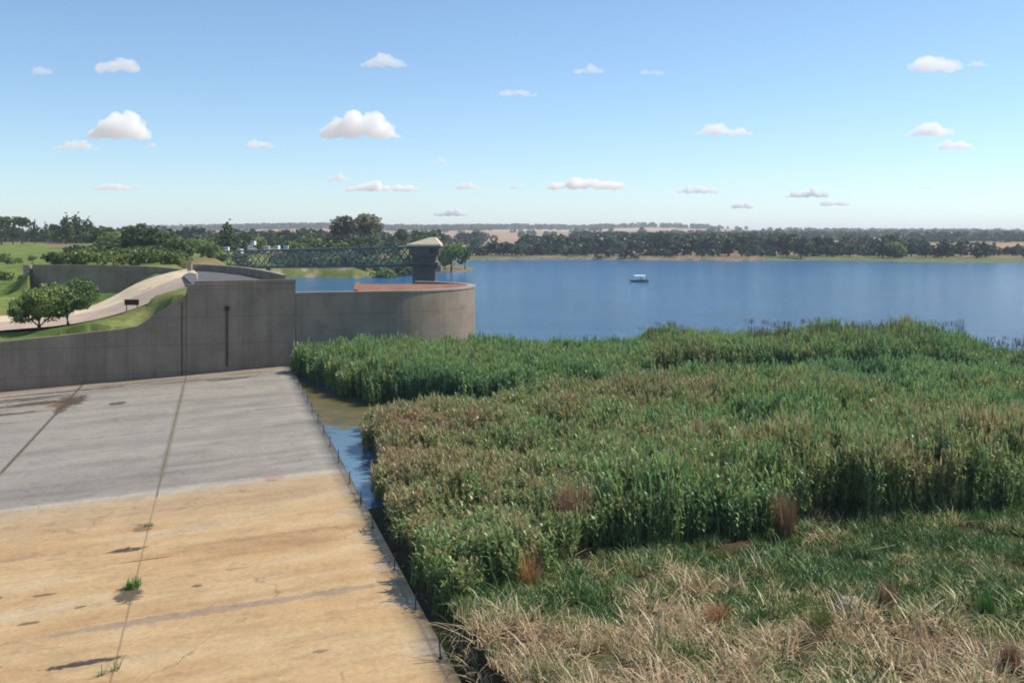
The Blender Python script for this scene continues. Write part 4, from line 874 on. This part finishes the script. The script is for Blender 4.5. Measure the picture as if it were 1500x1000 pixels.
weed(9.0, 11.6, 150, .42, .26, 'bright green weed tuft growing in the apron joint', 81); weed(8.95, 4.7, 14, .5, .1, 'sparse weed with a few stalks at the bottom of the apron joint', 82); weed(9.3, 4.5, 10, .45, .06, 'thin weed stalks just left of the sparse bottom weed', 83); weed(9.0, 19.3, 40, .2, .22, 'small low weed in the apron joint above the dark silt patch', 84)
# dead branches in the straw and the pale stone
def stick(pts, r, lab): tag(MB().tube(pts, [r, r * .8, r * .4], 6).build('dead_branch', M['palebark']), lab, 'branch')
a = P(715, 915, .5); b_ = P(742, 885, .9); c_ = P(752, 862, 1.3); stick([a, b_, c_], .05, 'pale broken stalk leaning right beside the near reed corner')
a = P(790, 915, .5); b_ = P(765, 900, .8); c_ = P(742, 885, 1.0); stick([a, b_, c_], .045, 'pale broken stalk leaning left against its neighbour')
a = P(1222, 812, .3); b_ = P(1275, 806, .4); c_ = P(1312, 798, .6); stick([a, b_, c_], .06, 'pale driftwood stick lying at the foot of the reeds')
def rock(px, py, z, s, lab, sd_, mat='stone'):
    g = random.Random(sd_); n, k = 12, 7; vs = []
    for i in range(k + 1):
        for j in range(n): th = math.pi * i / k; ph = 2 * math.pi * j / n; r = 1 + g.uniform(-.16, .16); vs.append((s[0] * r * math.sin(th) * math.cos(ph), s[1] * r * math.sin(th) * math.sin(ph), s[2] * r * math.cos(th)))
    fs = [(i * n + j, (i + 1) * n + j, (i + 1) * n + (j + 1) % n, i * n + (j + 1) % n) for i in range(k) for j in range(n)]
    o = MB().add(vs, fs).build('stone', M[mat]); p = P(px, py, z); o.location = (float(p[0]), float(p[1]), flt(height(p[0], p[1])) + s[2] * .5); tag(o, lab, 'stone')
rock(1243, 905, .7, (.42, .3, .36), 'pale grey stone half buried in the bank grass', 91)
for i, (px, py, s) in enumerate([(683, 948, .2), (690, 985, .18), (700, 925, .16)]):
    rock(px, py, .35, (s, s, s * .7), ['dark stone beside the crest edge near the first post', 'dark stone at the bottom of the crest edge', 'small dark stone below the reed corner'][i], 92 + i, 'bark')

# ---------------------------------------------------------------- clouds: lumpy volumes of even density at about 1 km up
def cloud_mat():
    m, t, b = new_mat('cloud_vapour'); t.nodes.remove(b); v = N(t, 'ShaderNodeVolumePrincipled'); v.inputs['Color'].default_value = (1, 1, 1, 1); v.inputs['Density'].default_value = .011; v.inputs['Anisotropy'].default_value = .2
    t.links.new(v.outputs[0], t.nodes['Material Output'].inputs['Volume']); return m
CM = cloud_mat()
CL = [(62, 110, 30, 14, 'small white cloud highest at the far left'), (170, 107, 66, 24, 'white two-lobed cloud high at the left'), (563, 100, 62, 20, 'white cloud high left of centre'), (862, 109, 46, 13, 'small flat cloud high right of centre'), (955, 110, 36, 10, 'faint small cloud right of the high centre cloud'),
      (756, 141, 52, 15, 'faint wispy cloud near the middle of the sky'), (1370, 107, 72, 28, 'bright slanting cloud high at the right'), (1432, 98, 30, 9, 'thin wisp beside the bright cloud high at the right'), (174, 205, 80, 36, 'bright heaped cloud at the middle left'), (110, 220, 60, 13, 'flat cloud touching the heaped cloud on its left'),
      (381, 218, 36, 18, 'small lone cloud between the two bright heaped clouds'), (525, 204, 110, 36, 'largest and brightest heaped cloud, left of centre'), (1060, 199, 78, 17, 'slanting flat cloud in the middle right'), (1362, 201, 62, 20, 'upper cloud of the stepped pair at the right'), (1398, 220, 58, 15, 'lower cloud of the stepped pair at the right'),
      (645, 239, 14, 7, 'tiny cloud dot right below the largest cloud'), (168, 279, 66, 12, 'low flat cloud at the left near the horizon'), (497, 266, 36, 11, 'small low cloud left of the long low one'), (560, 281, 112, 15, 'long low cloud left of centre'), (685, 278, 38, 11, 'small low cloud right of the long low one'),
      (860, 278, 122, 18, 'long low bright cloud right of centre'), (757, 277, 22, 7, 'tiny low cloud near the middle'), (1022, 284, 60, 12, 'low flat cloud right of the long bright one'), (1185, 290, 62, 15, 'upper of the two overlapping low clouds at the right'), (1222, 302, 46, 11, 'lower of the two overlapping low clouds at the right'),
      (1088, 306, 32, 11, 'small cloud close to the horizon right of centre'), (660, 317, 48, 12, 'faint cloud resting just above the hills left of centre'), (1357, 277, 22, 7, 'tiny low cloud at the right'), (222, 218, 12, 10, 'tiny puff at the right foot of the left heaped cloud')]
def clouds():
    for i, (px, py, w, h, lab) in enumerate(CL):
        g = random.Random(100 + i); elev = HZ - py; D = 1000 * F / elev; w_m = w * 1.12 * D / F; h_m = h * 1.1 * D / F; vs, fs = [], []
        n_p = max(5, min(16, int(w / 7))); puffs = []
        for k in range(n_p):
            s = (k + .5) / n_p * 2 - 1 + g.uniform(-.12, .12); env = math.sqrt(max(.05, 1 - s * s)) * g.uniform(.55, 1.0); r = h_m * .56 * env; puffs.append((s * w_m * .44, g.uniform(-.3, .3) * h_m, r * .55 + h_m * .06, max(r * 1.35, w_m / n_p * .75), max(r, w_m * .1), r))
            if env > .7: puffs.append((s * w_m * .36 + g.uniform(-.05, .05) * w_m, g.uniform(-.3, .3) * h_m, h_m * g.uniform(.5, .75), r * .8, r, r * .6))
        # marching the puffs to one closed skin: remesh in metres scaled down
        import bmesh
        bm = bmesh.new()
        for p in puffs:
            ret = bmesh.ops.create_icosphere(bm, subdivisions=3, radius=1.0)
            for v in ret['verts']:
                q = v.co; nzz = .82 + .36 * vnoise(np.array([q.x * 1.0 + p[0] * .01]), np.array([q.z + q.y * .7 + i]), .45, i)[0]
                z = q.z * p[5] * nzz; z = z if z > 0 else z * .55
                v.co = (p[0] + q.x * p[3] * nzz, p[1] + q.y * p[4] * nzz, max(p[2] + z, -h_m * .02))
        me = bpy.data.meshes.new('cloud'); bm.to_mesh(me); bm.free(); me.materials.append(CM); o = bpy.data.objects.new('cloud', me); C.objects.link(o)
        o.location = ((px - 750) / F * D, D, 1000 + HC); rm = o.modifiers.new('skin', 'REMESH'); rm.mode = 'VOXEL'; rm.voxel_size = max(w_m / 80, h_m / 30); dm = o.modifiers.new('billow', 'DISPLACE'); tx_ = bpy.data.textures.new('billow', 'CLOUDS'); tx_.noise_scale = h_m * .45; tx_.noise_depth = 3; dm.texture = tx_; dm.texture_coords = 'LOCAL'; dm.strength = h_m * .42; dm.mid_level = .5; tag(o, lab, 'cloud')
clouds()

# ---------------------------------------------------------------- haze
def haze():
    m, t, b = new_mat('haze_air'); t.nodes.remove(b); v = N(t, 'ShaderNodeVolumePrincipled'); v.inputs['Color'].default_value = (.82, .9, 1, 1); v.inputs['Density'].default_value = 1.6e-4; v.inputs['Anisotropy'].default_value = .1
    t.links.new(v.outputs[0], t.nodes['Material Output'].inputs['Volume'])
    o = MB().box((0, 12200, 52), (150000, 25000, 120)).build('haze', m); tag(o, 'thin pale air haze over the lake and hills', 'haze', None, 'stuff')
haze()
